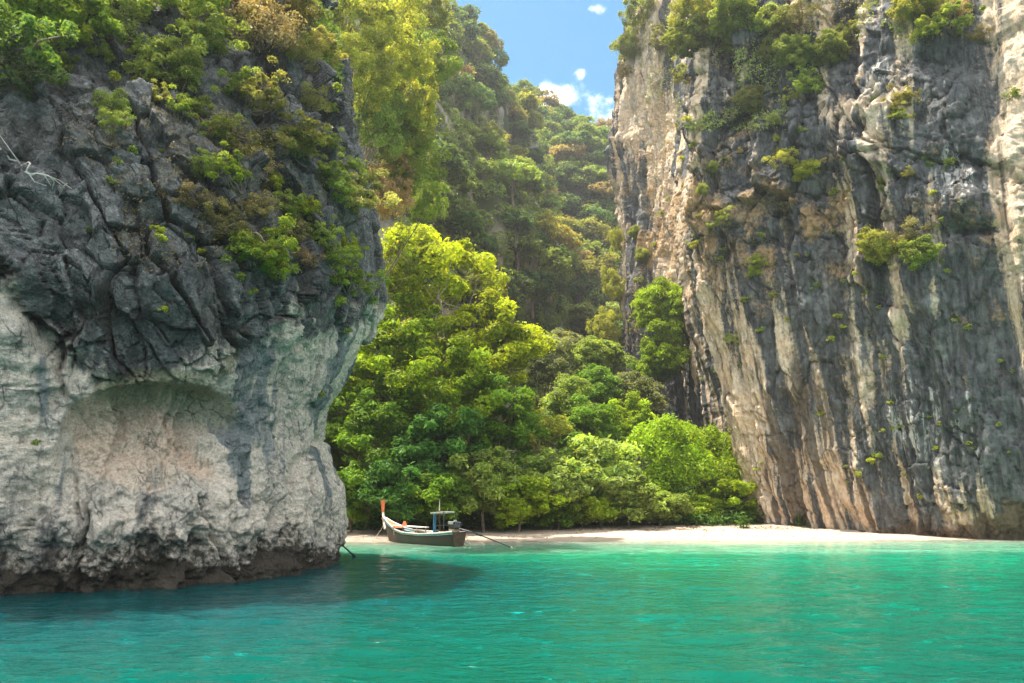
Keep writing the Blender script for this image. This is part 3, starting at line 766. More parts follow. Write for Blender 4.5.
# --- wood behind the beach
WOOD = 'trees and bushes of the cove behind the beach'
mid = [
 # px, py, Y, r, colour, kind, flat, wide, label
 (428, 272, 92, 58, LIME, 'big', .95, 1.0, 'tallest lime green tree in the cove with a pale forked trunk showing', M_BARK_PALE),
 (497, 345, 90, 52, LIME, 'big', .85, 1.0, 'lime green spreading tree on the right shoulder of the tallest cove tree'),
 (392, 352, 86, 54, BRIGHT, 'big', .9, 1.0, 'bright green tree against the overhanging edge of the dark cliff'),
 (455, 392, 84, 50, BRIGHT, 'big', .9, 1.05, 'broad mid green tree below the two lime green trees'),
 (372, 428, 82, 46, MID, 'big', .9, 1.0, 'dark leafy tree low beside the pale foot of the left cliff'),
 (432, 445, 80, 44, DEEP, 'bush', .9, 1.1, 'deep green bushy tree right above the wooden boat'),
 (505, 425, 84, 42, MID, 'big', .9, 1.0, 'olive tinted tree over the pale shrubs, right of the boat'),
 (352, 492, 78, 34, MID, 'bush', .9, 1.0, 'dark green bush squeezed against the foot of the left cliff'),
 (398, 490, 77, 36, DEEP, 'bush', .95, 1.1, 'dark green bush directly behind the orange prow of the boat'),
 (440, 495, 77.5, 34, MID, 'bush', .9, 1.1, 'green bush directly behind the boat canopy'),
 (482, 480, 79, 40, OLIVE, 'bush', .9, 1.05, 'pale olive bush behind the boat engine'),
 (520, 500, 80, 34, BRIGHT, 'bush', .8, 1.1, 'fresh green bush at the sand just right of the boat'),
 (556, 482, 83, 38, PALE, 'bush', .85, 1.1, 'pale green bush halfway between boat and rounded bright tree'),
 (600, 470, 87, 42, PALE, 'bush', .9, 1.1, 'large pale green bush mounded left of the rounded bright tree'),
 (628, 496, 87, 34, OLIVE, 'bush', .8, 1.2, 'low pale bush sloping to the sand below the rounded bright tree'),
 (580, 507, 86, 26, BRIGHT, 'bush', .8, 1.3, 'low bright bush on the edge of the sand in mid beach'),
 (552, 512, 84, 20, MID, 'bush', .8, 1.4, 'small green bush trailing onto the sand in mid beach'),
 (660, 506, 88, 24, OLIVE, 'bush', .8, 1.3, 'small olive bush at the driftwood on the sand'),
 (672, 455, 93, 50, (.3, .45, .02), 'drape', .95, 1.0, 'rounded bright green tree draped with creepers behind the beach'),
 (722, 462, 97, 44, BRIGHT, 'drape', 1.0, .9, 'bright green tree tucked against the foot of the tan cliff'),
 (728, 500, 94, 26, BRIGHT, 'bush', .8, 1.2, 'low bright bush in the corner of beach and tan cliff'),
 (690, 508, 91, 20, BRIGHT, 'bush', .8, 1.4, 'low leafy bush on the sand below the rounded bright tree'),
 (548, 360, 112, 30, GREY, 'layer', 1.0, 1.0, 'pale greyish layered tree right of the lime green trees'),
 (568, 405, 104, 32, OLIVE, 'layer', 1.0, 1.1, 'olive layered tree in the middle of the cove'),
 (596, 385, 108, 26, MID, 'layer', 1.1, 1.0, 'slim dark tree with a leaning trunk in mid cove'),
 (625, 395, 112, 32, GREY, 'layer', .9, 1.2, 'flat topped pale tree in front of the narrow cliff pillar'),
 (588, 435, 98, 34, MID, 'big', .9, 1.1, 'green round tree above the pale bushes in mid beach'),
 (632, 425, 102, 30, BRIGHT, 'big', .9, 1.0, 'green tree left behind the rounded bright tree'),
 (540, 430, 93, 28, YEL, 'big', .9, 1.0, 'yellow green small tree beside the dark gap in the wood'),
 (600, 355, 128, 30, OLIVE, 'layer', .8, 1.2, 'pale flat crown tree at the mouth of the far valley'),
 (566, 345, 140, 26, GREY, 'layer', .8, 1.2, 'greyish tree deepest in the valley mouth'),
 (318, 440, 92, 44, MID, 'big', .9, 1.0, 'dark green tree mostly hidden behind the foot of the left cliff'),
 (330, 372, 90, 48, BRIGHT, 'big', .9, 1.0, 'bright tree mostly hidden behind the overhang of the left cliff'),
 (655, 372, 124, 22, MID, 'big', .9, 1.0, 'dark green tree at the base of the narrow cliff pillar'),
]
for m in mid:
    px, py, Y, r, col, kind, fl, wd, lab = m[:9]
    tree(px, py, Y, r, col, lab, kind, fl, WOOD, 'bush' if kind == 'bush' else 'tree', m[9] if len(m) > 9 else None, wide=wd)

# --- feathery trees on the slope above and behind the left cliff
SL = 'feathery trees hanging over the left slope'
up = [
 (392, 40, 66, 46, YEL, 'feather', 1.1, 'tall feathery yellow green tree at the top beside the sky gap slope'),
 (352, 20, 62, 40, YEL, 'feather', 1.0, 'feathery yellow tree on the top edge of the dark cliff'),
 (408, 105, 70, 36, YEL, 'feather', 1.1, 'feathery yellow green tree below the tallest one, beside the cliff edge'),
 (380, 120, 68, 34, PALE, 'feather', 1.2, 'pale feathery tree close to the cliff edge with a thin leaning trunk'),
 (412, 165, 74, 34, OLIVE, 'feather', 1.1, 'olive feathery tree hanging over the bright lime tree'),
 (388, 190, 72, 30, BROWN, 'feather', 1.1, 'brownish twiggy tree hanging beside the cliff edge'),
 (425, 200, 80, 24, OLIVE, 'feather', 1.0, 'small olive tree right above the lime green tree'),
 (345, 62, 60, 30, YEL, 'feather', 1.1, 'yellow tree peeping out low behind the top of the dark cliff'),
 (372, 78, 64, 34, YEL, 'feather', 1.1, 'yellow green tree in the middle of the feathery trees'),
 (428, 60, 78, 34, OLIVE, 'feather', 1.1, 'olive feathery tree right of the tallest one'),
 (402, 140, 71, 28, (.32, .36, .08), 'feather', 1.1, 'dull yellow tree under the middle of the feathery trees'),
 (322, -10, 62, 36, (.33, .33, .08), 'feather', 1.0, 'yellowish tree cut by the top of the photo above the dark cliff'),
 (420, 8, 80, 34, (.3, .32, .08), 'feather', 1.0, 'greyish yellow tree cut by the top of the photo'),
]
BVH_LH = BVHTree.FromPolygons(LH[0].tolist(), LH[2].tolist())
for px, py, Y, r, col, kind, fl, lab in up:
    c = Vector(P(px, py, Y))
    loc, nor, _, dist = BVH_LH.find_nearest(c)
    tree(px, py, Y, r, col, lab, kind, fl, SL, base=tuple(loc))

# --- trees on the far hills: shared meshes
FAR_T = []
for me, ctr in CR_FAR:
    rng = np.random.default_rng(len(FAR_T) + 50)
    FAR_T.append(trunk_mesh((0, 0, 1.15), ctr, 1.0, rng, .07, M_BARK, 5))
def far_tree(loc, r, col, label, group, flat=.85):
    i = random.randrange(len(CR_FAR))
    root = empty('tree', loc, random.uniform(0, 6.28))
    root.scale = (r, r, r * flat)
    v = random.uniform(.75, 1.25)
    ck = link('crown', CR_FAR[i][0], root, (0, 0, 1.3)); ck.color = (col[0] * v, col[1] * v * random.uniform(.92, 1.08), col[2] * v, 1)
    link('trunk', FAR_T[i], root)
    tag(root, label, 'tree', group)
def hidden(p):
    v = Vector(p) + Vector((0, 0, 3)) - CAMP; d = v.length; v.normalize()
    return any(b.ray_cast(CAMP, v, d - 1)[0] is not None for b in (BVH_L, BVH_R))
def scatter_hill(H, n, mind, rad, cols, where, seed, box):
    V, N, F, nu, nv = H
    px, py = proj(V)
    ok = np.where((px > box[0]) & (px < box[2]) & (py > box[1]) & (py < box[3]) & ((np.arange(len(V)) % nv) < nv * .83))[0]
    rng = np.random.default_rng(seed); rng.shuffle(ok)
    got = []
    for i in ok:
        p = V[i]
        if hidden(p): continue
        if any((p[0] - q[0]) ** 2 + (p[1] - q[1]) ** 2 + (p[2] - q[2]) ** 2 < mind ** 2 for q in got): continue
        got.append(p)
        nm, col = cols[rng.choice(len(cols), p=[c[2] for c in [(0, 0, k[2]) for k in cols]])][:2]
        r = rng.uniform(*rad)
        p = p + N[i] * r * .4
        far_tree((p[0], p[1], p[2] - .6 * r), r, col, f'{nm} tree among others on the {where}', f'{nm} trees on the {where}', rng.uniform(.75, 1.0))
        if len(got) >= n: break
    return len(got)
HC = [('dark green', (.13, .21, .06), .42), ('olive green', (.26, .33, .08), .35), ('yellowish', (.36, .36, .09), .15), ('brownish', (.38, .31, .15), .08)]
n1 = scatter_hill(LH, 125, 4.6, (3.4, 5.6), HC, 'steep left hillside', 3, (395, -40, 560, 420))
n2 = scatter_hill(BH, 125, 6.2, (4.8, 7.8), HC, 'far hill closing the valley', 4, (500, 90, 660, 420))
print('far trees', n1, n2)
def hill_cover(H, n, L, rad, size, seed, box, name):
    """the low wood between the trees: a carpet of small leafy domes"""
    V, N, F, nu, nv = H
    px, py = proj(V)
    ok = np.where((px > box[0]) & (px < box[2]) & (py > box[1]) & (py < box[3]))[0]
    rng = np.random.default_rng(seed)
    i = rng.choice(ok, n)
    dens = fbm(V[i, 0] * .06, V[i, 1] * .06, V[i, 2] * .045, o=3, k=seed)
    i = i[dens > -.5]; n = len(i)
    r = rng.uniform(*rad, n); ct = rng.random(n)
    q = np.repeat(np.arange(n), L)
    d = unit(rng.normal(size=(n * L, 3)) + np.array((0, 0, .5)) + N[i][q] * .6)
    C = V[i][q] + rng.normal(size=(n, 3))[q] * .5 + d * (r[q] * rng.uniform(.75, 1.0, n * L))[:, None] * np.array((1, 1, .8))
    Nn = unit(d + rng.normal(size=C.shape) * .6 + np.array((0, 0, .4)))
    tone = np.clip(.65 * ct[q] + .1 + .3 * (rng.random(n * L) - .5), 0, 1)
    o = link(name, leaf_mesh(name, C, Nn, size * rng.uniform(.6, 1.4, len(C)), tone, M_LEAF, rng))
    o.color = (.22, .3, .07, 1)
    tag(o, 'dense green undergrowth between the trees of the hillside', 'undergrowth', kind='stuff')
hill_cover(LH, 2200, 70, (1.2, 3.0), .42, 6, (380, -60, 580, 440), 'hillside_undergrowth')
hill_cover(LH, 1500, 60, (1.0, 2.6), .36, 9, (60, -250, 400, 560), 'hillside_undergrowth')
hill_cover(BH, 2000, 70, (1.8, 4.2), .6, 7, (490, 70, 680, 440), 'hillside_undergrowth')

# --- undergrowth on the valley floor, filling between the trunks
def valley_floor():
    rng = np.random.default_rng(17); n = 60000
    x = rng.uniform(-26, 34, n); y = 80 + 70 * rng.random(n) ** 1.4
    d = y - shore(x); keep = d > 13 + 3 * vnoise(x * .25, y * .25, k=4) + 5 * sm(-2, 8, x); x, y = x[keep], y[keep]
    h = (1.2 + 1.0 * fbm(x * .2, y * .2, o=3, k=8)) * rng.random(len(x)) * (1 + sm(86, 110, y) * 2.5)
    C = np.stack([x, y, ground_z(x, y) + h], -1)
    Nn = unit(rng.normal(size=C.shape) * .7 + np.array((0, -.3, 1)))
    o = link('undergrowth', leaf_mesh('undergrowth', C, Nn, .3 * rng.uniform(.6, 1.4, len(C)), rng.random(len(C)), M_LEAF, rng))
    o.color = (.06, .13, .015, 1)
    tag(o, 'low leafy undergrowth covering the valley floor behind the sand', 'undergrowth', kind='stuff')
valley_floor()

# ------------------------------------------------------------------ shrubs on the cliffs
def shrub(bvh, px, py, rp, col, label, kind='shrub', group=None, flat=.9, wide=1.0):
    h = hit(bvh, px, py)
    if h is None:
        print('no rock at', px, py, label); return
    loc, nor = h
    Y = loc.y; r = pxm(rp, Y) * (1.18 if bvh is BVH_R else 1.35)
    pool = dict(shrub=CR_SHRUB, dry=CR_DRY, tuft=CR_TUFT, bush=CR_BUSH, feather=CR_FEATHER, drape=CR_DRAPE)[kind]
    me, ctr = random.choice(pool)
    rz = random.uniform(0, 6.28); v = random.uniform(.9, 1.1)
    q = .35 if bvh is BVH_R else .2
    col = tuple(lerp(a_, b_, q) for a_, b_ in zip(col, (.38, .36, .12)))
    c3 = (col[0] * v, col[1] * v, col[2] * v, 1)
    if kind == 'tuft':
        o = link('plant_tuft', me, None, loc + nor * r * .4, (0, 0, rz), (r * wide, r * wide, r * flat)); o.color = c3
        tag(o, label, 'plant', group); return
    root = empty('shrub', loc)
    off = nor * r * .55 + Vector((0, 0, r * .25))
    ck = link('foliage', me, root, off, (0, 0, rz), (r * wide, r * wide, r * flat)); ck.color = c3
    rot = np.array([[math.cos(rz), -math.sin(rz), 0], [math.sin(rz), math.cos(rz), 0], [0, 0, 1]])
    cw = (ctr * np.array((r * wide, r * wide, r * flat))) @ rot.T
    rng = np.random.default_rng(int(px * 3 + py))
    o3 = np.array(off); segs = []
    for i in rng.choice(len(ctr), 8, replace=False):
        segs.append((bent(np.array(-nor * .3) + rng.normal(size=3) * r * .08, o3 + cw[i], rng, 6, .1), np.linspace(r * .045, r * .012, 6)))
    V, F = tubes(segs, 5)
    link('stem', mesh_np('stem', V, F, M_BARK, True), root)
    tag(root, label, 'shrub', group)

SHL = 'shrubs growing on the left cliff'; SHR = 'shrubs growing on the right cliff'
GRN = (.25, .36, .05); 
left_shrubs = [
 (28, 22, 44, BRIGHT, 'bush', 'big bright shrub in the upper left corner of the dark cliff'),
 (8, 62, 34, DEEP, 'shrub', 'dark green shrub under the bright corner shrub'),
 (12, 88, 20, DARKBLUE, 'shrub', 'bluish green shrub lowest under the corner shrubs'),
 (66, 12, 30, GRN, 'shrub', 'yellow green shrub right of the corner shrub at the cliff top'),
 (62, 66, 13, OLIVE, 'shrub', 'small olive shrub over the upper left rock blocks'),
 (100, 20, 30, MID, 'shrub', 'mid green shrub at the dark cliff top left of the rounded shrub'),
 (93, 55, 12, OLIVE, 'shrub', 'small dull shrub left of the tiny lime cushion'),
 (140, 18, 30, OLIVE, 'feather', 'loose olive shrub above the rounded shrub'),
 (160, 62, 25, (.3, .37, .08), 'bush', 'rounded light green shrub alone on a dark ledge'),
 (178, 92, 20, OLIVE, 'shrub', 'light green shrub right under the rounded ledge shrub'),
 (114, 104, 16, OLIVE, 'dry', 'spiky sparse shrub below the lime cushions'),
 (190, 20, 32, GRN, 'feather', 'feathery green shrub at the middle of the cliff top'),
 (216, 55, 27, OLIVE, 'shrub', 'olive shrub left of the large brown thicket'),
 (238, 22, 34, OLIVE, 'feather', 'tall loose shrub over the large brown thicket'),
 (262, 55, 40, BROWN, 'dry', 'large brown twiggy thicket high on the dark cliff'),
 (282, 18, 34, (.2, .17, .05), 'feather', 'yellow brown shrub at the cliff top beside the bare rock'),
 (294, 62, 20, (.2, .19, .05), 'dry', 'thin yellowish shrub at the right of the brown thicket'),
 (228, 92, 16, GRN, 'shrub', 'green shrub hanging under the brown thicket'),
 (248, 146, 30, (.17, .15, .05), 'dry', 'brown green thicket in the middle of the dark cliff'),
 (285, 142, 22, (.17, .2, .04), 'shrub', 'yellow green shrub right of the middle thicket'),
 (268, 168, 20, BROWN, 'dry', 'dry brown twigs under the middle thicket'),
 (236, 186, 17, BRIGHT, 'shrub', 'vivid green shrub below the middle thicket'),
 (270, 190, 10, LIME, 'shrub', 'small lime shrub right of the vivid green shrub'),
 (200, 165, 14, OLIVE, 'dry', 'straggling olive creeper left of the middle thicket'),
 (196, 205, 20, (.2, .14, .07), 'dry', 'brown dry grass patch on the cliff left of the vivid shrub'),
 (214, 230, 18, (.18, .15, .06), 'dry', 'dry brown patch running down to the broad lime shrub'),
 (308, 207, 13, LIME, 'shrub', 'lime shrub left of the pale cushion shrub'),
 (350, 206, 22, (.42, .43, .16), 'shrub', 'pale cushion shrub on the right edge of the dark cliff'),
 (343, 164, 12, PALE, 'shrub', 'small pale shrub above the pale cushion shrub'),
 (318, 180, 14, OLIVE, 'shrub', 'olive shrub up left of the pale cushion shrub'),
 (258, 246, 27, (.28, .38, .03), 'shrub', 'broad lime shrub lowest in the middle of the dark cliff'),
 (232, 256, 17, GRN, 'shrub', 'green shrub at the left end of the broad lime shrub'),
 (290, 232, 18, (.24, .19, .09), 'dry', 'dusty brown shrub above the broad lime shrub'),
 (310, 266, 13, (.3, .2, .13), 'dry', 'pinkish dry shrub right of the broad lime shrub'),
 (348, 292, 20, GRN, 'shrub', 'spiky green shrub low on the right edge of the dark cliff'),
 (344, 250, 10, LIME, 'shrub', 'thin lime shrub halfway down the right cliff edge'),
 (332, 108, 7, OLIVE, 'shrub', 'little shrub on the bare rock high on the right edge'),
]
left_shrubs += [
 (120, 128, 13, OLIVE, 'dry', 'sparse dry shrub over the long diagonal crack'),
 (178, 120, 14, GRN, 'shrub', 'green shrub beneath the light green ledge shrub'),
 (152, 98, 11, (.34, .36, .1), 'shrub', 'pale shrub tucked under the rounded ledge shrub'),
 (228, 212, 14, (.34, .3, .12), 'shrub', 'straw coloured shrub left above the broad lime shrub'),
 (300, 222, 13, (.36, .38, .12), 'shrub', 'pale yellow shrub just under the lime shrub of the right edge'),
 (328, 262, 12, GRN, 'shrub', 'green shrub beside the pinkish dry shrub'),
 (362, 190, 13, (.42, .43, .16), 'shrub', 'pale straw shrub at the very right edge of the dark cliff'),
 (305, 110, 15, (.36, .34, .12), 'dry', 'straw coloured thicket on the bare rib of the cliff'),
 (330, 140, 11, OLIVE, 'shrub', 'olive shrub on the bare slab near the right edge'),
 (205, 120, 18, OLIVE, 'shrub', 'olive shrub in the cleft under the hanging green shrub'),
 (252, 108, 22, (.3, .3, .08), 'shrub', 'yellowish shrub between the brown thicket and the middle thicket'),
 (222, 148, 16, GRN, 'shrub', 'green shrub at the left end of the middle thicket'),
 (306, 160, 18, (.34, .33, .1), 'shrub', 'straw coloured shrub below the yellow green shrub of the middle thicket'),
 (250, 212, 18, (.3, .24, .1), 'dry', 'dry shrub between the vivid green shrub and the broad lime shrub'),
 (282, 210, 15, OLIVE, 'shrub', 'olive shrub above the dusty brown shrub'),
 (330, 190, 14, PALE, 'shrub', 'pale green shrub close left of the pale cushion shrub'),
 (275, 262, 18, BRIGHT, 'shrub', 'bright shrub at the right end of the broad lime shrub'),
 (325, 235, 12, PALE, 'shrub', 'small pale shrub below the pale cushion shrub'),
 (40, 60, 22, GRN, 'shrub', 'green shrub hanging right of the dark corner shrub'),
 (78, 38, 22, LIME, 'shrub', 'bright yellow shrub at the right end of the corner shrubs'),
 (135, 52, 14, OLIVE, 'shrub', 'olive shrub just left of the rounded ledge shrub'),
 (310, 45, 20, (.36, .34, .1), 'feather', 'pale loose shrub on the rock rib at the cliff top'),
]
for px, py, r, col, kind, lab in left_shrubs:
    shrub(BVH_L, px, py, r, col, lab, kind, SHL)
for px, py, r, col in [(112, 56, 6, LIME), (118, 80, 9, LIME), (105, 128, 6, OLIVE), (155, 230, 7, LIME), (160, 239, 6, BRIGHT), (190, 242, 9, BRIGHT), (136, 214, 5, OLIVE), (110, 182, 7, OLIVE), (120, 163, 5, OLIVE),
                       (165, 308, 5, LIME), (88, 230, 4, BRIGHT), (336, 88, 8, OLIVE), (352, 62, 7, OLIVE), (134, 148, 6, GRN), (160, 150, 4, GRN), (335, 300, 8, GRN), (330, 230, 6, PALE), (205, 250, 5, LIME), (238, 278, 6, GRN), (252, 290, 5, GRN), (372, 300, 6, MID), (348, 330, 5, OLIVE), (318, 395, 5, OLIVE), (35, 445, 4, MID)]:
    shrub(BVH_L, px, py, r, col, 'tiny green tuft growing from a crack in the left cliff', 'tuft', 'tufts in the cracks of the left cliff')

right_shrubs = [
 (645, 22, 22, OLIVE, 'feather', 'olive hanging shrub at the top of the narrow pillar'),
 (632, 52, 16, OLIVE, 'drape', 'olive creeper below the pillar top shrub'),
 (660, 50, 14, (.2, .22, .06), 'shrub', 'light shrub on the pillar face under its top'),
 (628, 75, 9, (.2, .14, .06), 'dry', 'brown creeper sticking out against the sky'),
 (705, 18, 26, YEL, 'feather', 'yellow green shrub in the notch between pillar and big cliff'),
 (698, 50, 24, (.2, .26, .04), 'bush', 'light green shrub under the notch shrub'),
 (690, 82, 14, (.2, .26, .05), 'shrub', 'pale hanging shrub at the lower end of the notch shrubs'),
 (735, 18, 26, GRN, 'bush', 'green shrub right of the notch at the cliff top'),
 (722, 55, 14, OLIVE, 'shrub', 'olive shrub above the grey rock blocks'),
 (768, 20, 24, GRN, 'shrub', 'bright shrub in the middle of the cliff top'),
 (770, 48, 17, (.2, .24, .05), 'bush', 'round green shrub hanging below the cliff top shrubs'),
 (800, 28, 20, (.2, .17, .06), 'dry', 'brownish twiggy shrub right of the round hanging shrub'),
 (798, 62, 20, GRN, 'bush', 'dense green shrub on the steep ledge'),
 (824, 48, 19, OLIVE, 'bush', 'light olive shrub at the right end of the steep ledge'),
 (848, 34, 16, (.2, .24, .05), 'bush', 'flat light shrub reaching right from the steep ledge'),
 (806, 84, 16, MID, 'shrub', 'dark green shrub under the steep ledge'),
 (757, 106, 14, (.2, .22, .07), 'bush', 'grey green cushion shrub left on the blocky face'),
 (795, 96, 8, LIME, 'shrub', 'small lime shrub under the steep ledge shrubs'),
 (776, 118, 8, OLIVE, 'dry', 'small dry shrub right of the grey green cushion'),
 (920, 14, 22, YEL, 'bush', 'yellow green shrub at the top right of the big cliff'),
 (948, 14, 18, BROWN, 'dry', 'brown shrub behind the top right shrubs'),
 (928, 36, 16, LIME, 'shrub', 'lime shrub above the dark hollow at top right'),
 (953, 36, 22, MID, 'shrub', 'spreading green shrub above the dark hollow at top right'),
 (984, 42, 12, (.22, .15, .06), 'dry', 'brown cushion shrub near the right frame above the tan wall'),
 (909, 104, 14, (.24, .22, .03), 'shrub', 'golden shrub on a ledge below the top right shrubs'),
 (892, 120, 10, BRIGHT, 'shrub', 'green shrub at the left end of the golden ledge'),
 (786, 168, 13, YEL, 'shrub', 'flat yellow green shrub in the middle of the blocky face'),
 (804, 170, 12, LIME, 'bush', 'flat bright cushion right in the middle of the blocky face'),
 (771, 192, 9, LIME, 'shrub', 'lime shrub hanging below the flat bright cushion'),
 (709, 168, 7, OLIVE, 'drape', 'thin creeper strip on the ridge between pillar and face'),
 (706, 192, 7, OLIVE, 'drape', 'lower creeper strip on the ridge between pillar and face'),
 (697, 246, 8, YEL, 'shrub', 'yellow shrub on the ridge above the green tree'),
 (728, 218, 9, OLIVE, 'shrub', 'thin shrub on the small dark ledge'),
 (752, 276, 9, BRIGHT, 'shrub', 'green shrub half way up the left of the face'),
 (757, 262, 7, BRIGHT, 'shrub', 'small green shrub just above another left of the face'),
 (886, 258, 19, YEL, 'bush', 'yellow green left half of the big shrub clump in mid cliff'),
 (906, 244, 20, (.2, .17, .08), 'dry', 'brown top of the big shrub clump in mid cliff'),
 (926, 250, 17, GRN, 'bush', 'green right half of the big shrub clump in mid cliff'),
 (738, 342, 9, OLIVE, 'dry', 'dull cushion on the tan edge of the cliff'),
 (636, 235, 8, OLIVE, 'drape', 'faint creeper on the pillar face'),
 (644, 258, 8, OLIVE, 'drape', 'lower faint creeper on the pillar face'),
 (910, 172, 7, (.2, .2, .04), 'shrub', 'small olive shrub left of the dark slab'),
 (1014, 98, 7, MID, 'shrub', 'little dark shrub on the tan wall at the right frame'),
]
for px, py, r, col, kind, lab in right_shrubs:
    shrub(BVH_R, px, py, r, col, lab, kind, SHR)
for px, py, r, col in [(835, 194, 7, GRN), (878, 182, 6, YEL), (880, 190, 5, OLIVE), (930, 164, 5, OLIVE), (934, 192, 5, LIME), (950, 160, 7, OLIVE), (833, 232, 5, OLIVE), (856, 272, 4, LIME), (866, 292, 4, GRN), (837, 316, 5, LIME), (830, 338, 5, LIME), (842, 326, 4, LIME),
                       (967, 327, 5, OLIVE), (955, 320, 4, OLIVE), (745, 300, 6, GRN), (772, 295, 6, OLIVE), (760, 330, 5, GRN), (788, 320, 4, OLIVE), (891, 404, 4, LIME), (880, 358, 4, OLIVE), (820, 412, 4, LIME), (868, 462, 6, LIME), (876, 455, 5, BRIGHT), (884, 432, 4, OLIVE), (893, 428, 4, OLIVE), (935, 448, 4, LIME), (970, 445, 4, LIME), (1000, 425, 4, OLIVE), (1002, 360, 4, OLIVE), (1014, 372, 3, OLIVE),
                       (858, 472, 5, GRN), (922, 496, 4, LIME), (757, 468, 4, GRN), (905, 476, 3, LIME), (945, 272, 5, GRN), (940, 262, 5, GRN), (720, 260, 5, OLIVE), (712, 225, 5, OLIVE), (700, 215, 5, YEL), (725, 160, 6, OLIVE), (740, 150, 6, BROWN), (760, 235, 5, OLIVE), (662, 215, 5, OLIVE), (670, 200, 4, OLIVE), (640, 280, 6, OLIVE), (655, 245, 5, OLIVE), (800, 128, 6, OLIVE), (780, 140, 6, YEL), (826, 160, 5, BROWN), (873, 98, 4, MID), (688, 120, 6, YEL), (692, 145, 6, OLIVE), (683, 160, 5, YEL)]:
    shrub(BVH_R, px, py, r, col, 'tiny green tuft clinging to the bare face of the right cliff', 'tuft', 'tufts on the right cliff')

rt = np.random.default_rng(77)
for k in range(85):
    px, py = rt.uniform(690, 1020), rt.uniform(90, 515)
    if fbm(np.array([px * .012]), np.array([py * .012]), o=2, k=5)[0] < -.15: continue
    shrub(BVH_R, px, py, rt.uniform(2.0, 4.5) * (1 if py < 320 else .7), [OLIVE, GRN, (.2, .24, .06), (.16, .25, .03)][k % 4], 'tiny green tuft clinging to the bare face of the right cliff', 'tuft', 'tufts on the right cliff')

# trees rooted on the right cliff
for px, py, Y, r, col, kind, fl, wd, lab in [
    (655, 305, 124, 30, BRIGHT, 'layer', 1.1, 1.0, 'vivid green tree growing high in the cleft beside the pillar'),
    (685, 300, 121, 22, BRIGHT, 'layer', 1.2, 1.0, 'vivid green tree top touching the cliff ridge'),
    (665, 350, 122, 30, BRIGHT, 'layer', 1.2, 1.0, 'vivid green tree in the lower part of the dark cleft'),
    (612, 285, 150, 13, YEL, 'feather', 1.4, 1.0, 'yellow green creeper clad tree on the left edge of the pillar'),
    (606, 330, 148, 16, YEL, 'feather', 1.4, 1.0, 'yellow green tree at the left foot of the pillar'),
    (616, 240, 152, 9, YEL, 'feather', 1.5, 1.0, 'thin yellow green creeper high on the left edge of the pillar')]:
    c = Vector(P(px, py, Y)); loc, nor, _, dist = BVH_R.find_nearest(c)
    tree(px, py, Y, r, col, lab, kind, fl, 'trees hugging the right cliff', base=(loc.x, loc.y, loc.z - 3), wide=wd, limbs=7)

def creepers(V, bvhname, seed, n, size, box, col, thr, freq, label, cname):
    """dry grass and small leaves on ledges: pick verts by a noise mask"""
    px, py = proj(V)
    rng = np.random.default_rng(seed)
    ok = np.where((px > box[0]) & (px < box[2]) & (py > box[1]) & (py < box[3]))[0]
    i = rng.choice(ok, n)
    p = V[i]
    m = fbm(p[:, 0] * freq, p[:, 1] * freq, p[:, 2] * freq * .8, o=4, k=seed) 
    p = p[m > thr]; m = m[m > thr]
    view = unit(np.array((0, 0, CAMZ)) - p)
    C = p + view * rng.uniform(.0, .35, (len(p), 1)) + rng.normal(size=p.shape) * size * .8
    Nn = unit(view + rng.normal(size=C.shape) * .8 + np.array((0, 0, .6)))
    o = link(cname, leaf_mesh(cname, C, Nn, size * rng.uniform(.5, 1.4, len(C)), np.clip(.4 + .4 * (rng.random(len(C)) - .3) + .3 * m, 0, 1), M_LEAF_DRY, rng))
    o.color = (*col, 1)
    tag(o, label, 'creeper', kind='stuff')
creepers(RV, 'R', 201, 60000, .16, (610, 0, 880, 330), (.3, .24, .08), .42, .11, 'dry ochre creepers spread over the ledges of the right cliff', 'creeper_foliage')
creepers(RV, 'R', 204, 40000, .18, (640, 0, 960, 130), (.26, .3, .08), .48, .14, 'green creepers spread along the top of the right cliff', 'creeper_foliage')
creepers(LV, 'L', 202, 60000, .05, (60, 0, 360, 270), (.17, .14, .085), .5, .3, 'dry grass and twigs spread over the ledges of the left cliff', 'creeper_foliage')
creepers(LV, 'L', 203, 90000, .13, (0, -30, 340, 80), (.2, .27, .05), .1, .2, 'green creepers spread along the top of the left cliff', 'creeper_foliage')

# ------------------------------------------------------------------ bleached dead branch on the left cliff
def dead_branch():
    pts = [(-14, 132), (6, 150), (22, 160), (32, 168), (34, 176), (48, 180), (60, 186), (72, 190)]
    off = .35
    def q(x, y):
        h = hit(BVH_L, max(x, 0), y); return np.array(h[0] + h[1] * off)
    ctrl = np.array([q(*p) for p in pts])
    main = catmull(ctrl, np.linspace(0, len(pts) - 1, 40)); main = main + np.random.default_rng(2).normal(size=main.shape) * .025
    segs = [(main, np.linspace(.045, .018, len(main)))]
    for a, b, c in [((32, 172), (38, 186), (48, 190)), ((48, 180), (56, 194), (62, 200)), ((20, 158), (14, 146), (8, 138)), ((34, 176), (44, 178), (52, 192)), ((50, 181), (66, 180), (78, 188))]:
        segs.append(([q(*a), q(*b), q(*c)], [.022, .016, .007]))
    V, F = tubes(segs)
    o = link('dead_branch', mesh_np('dead_branch', V, F, M_DEADWOOD, True))
    tag(o, 'bleached bare branch hanging across the dark cliff at the far left', 'branch')
dead_branch()

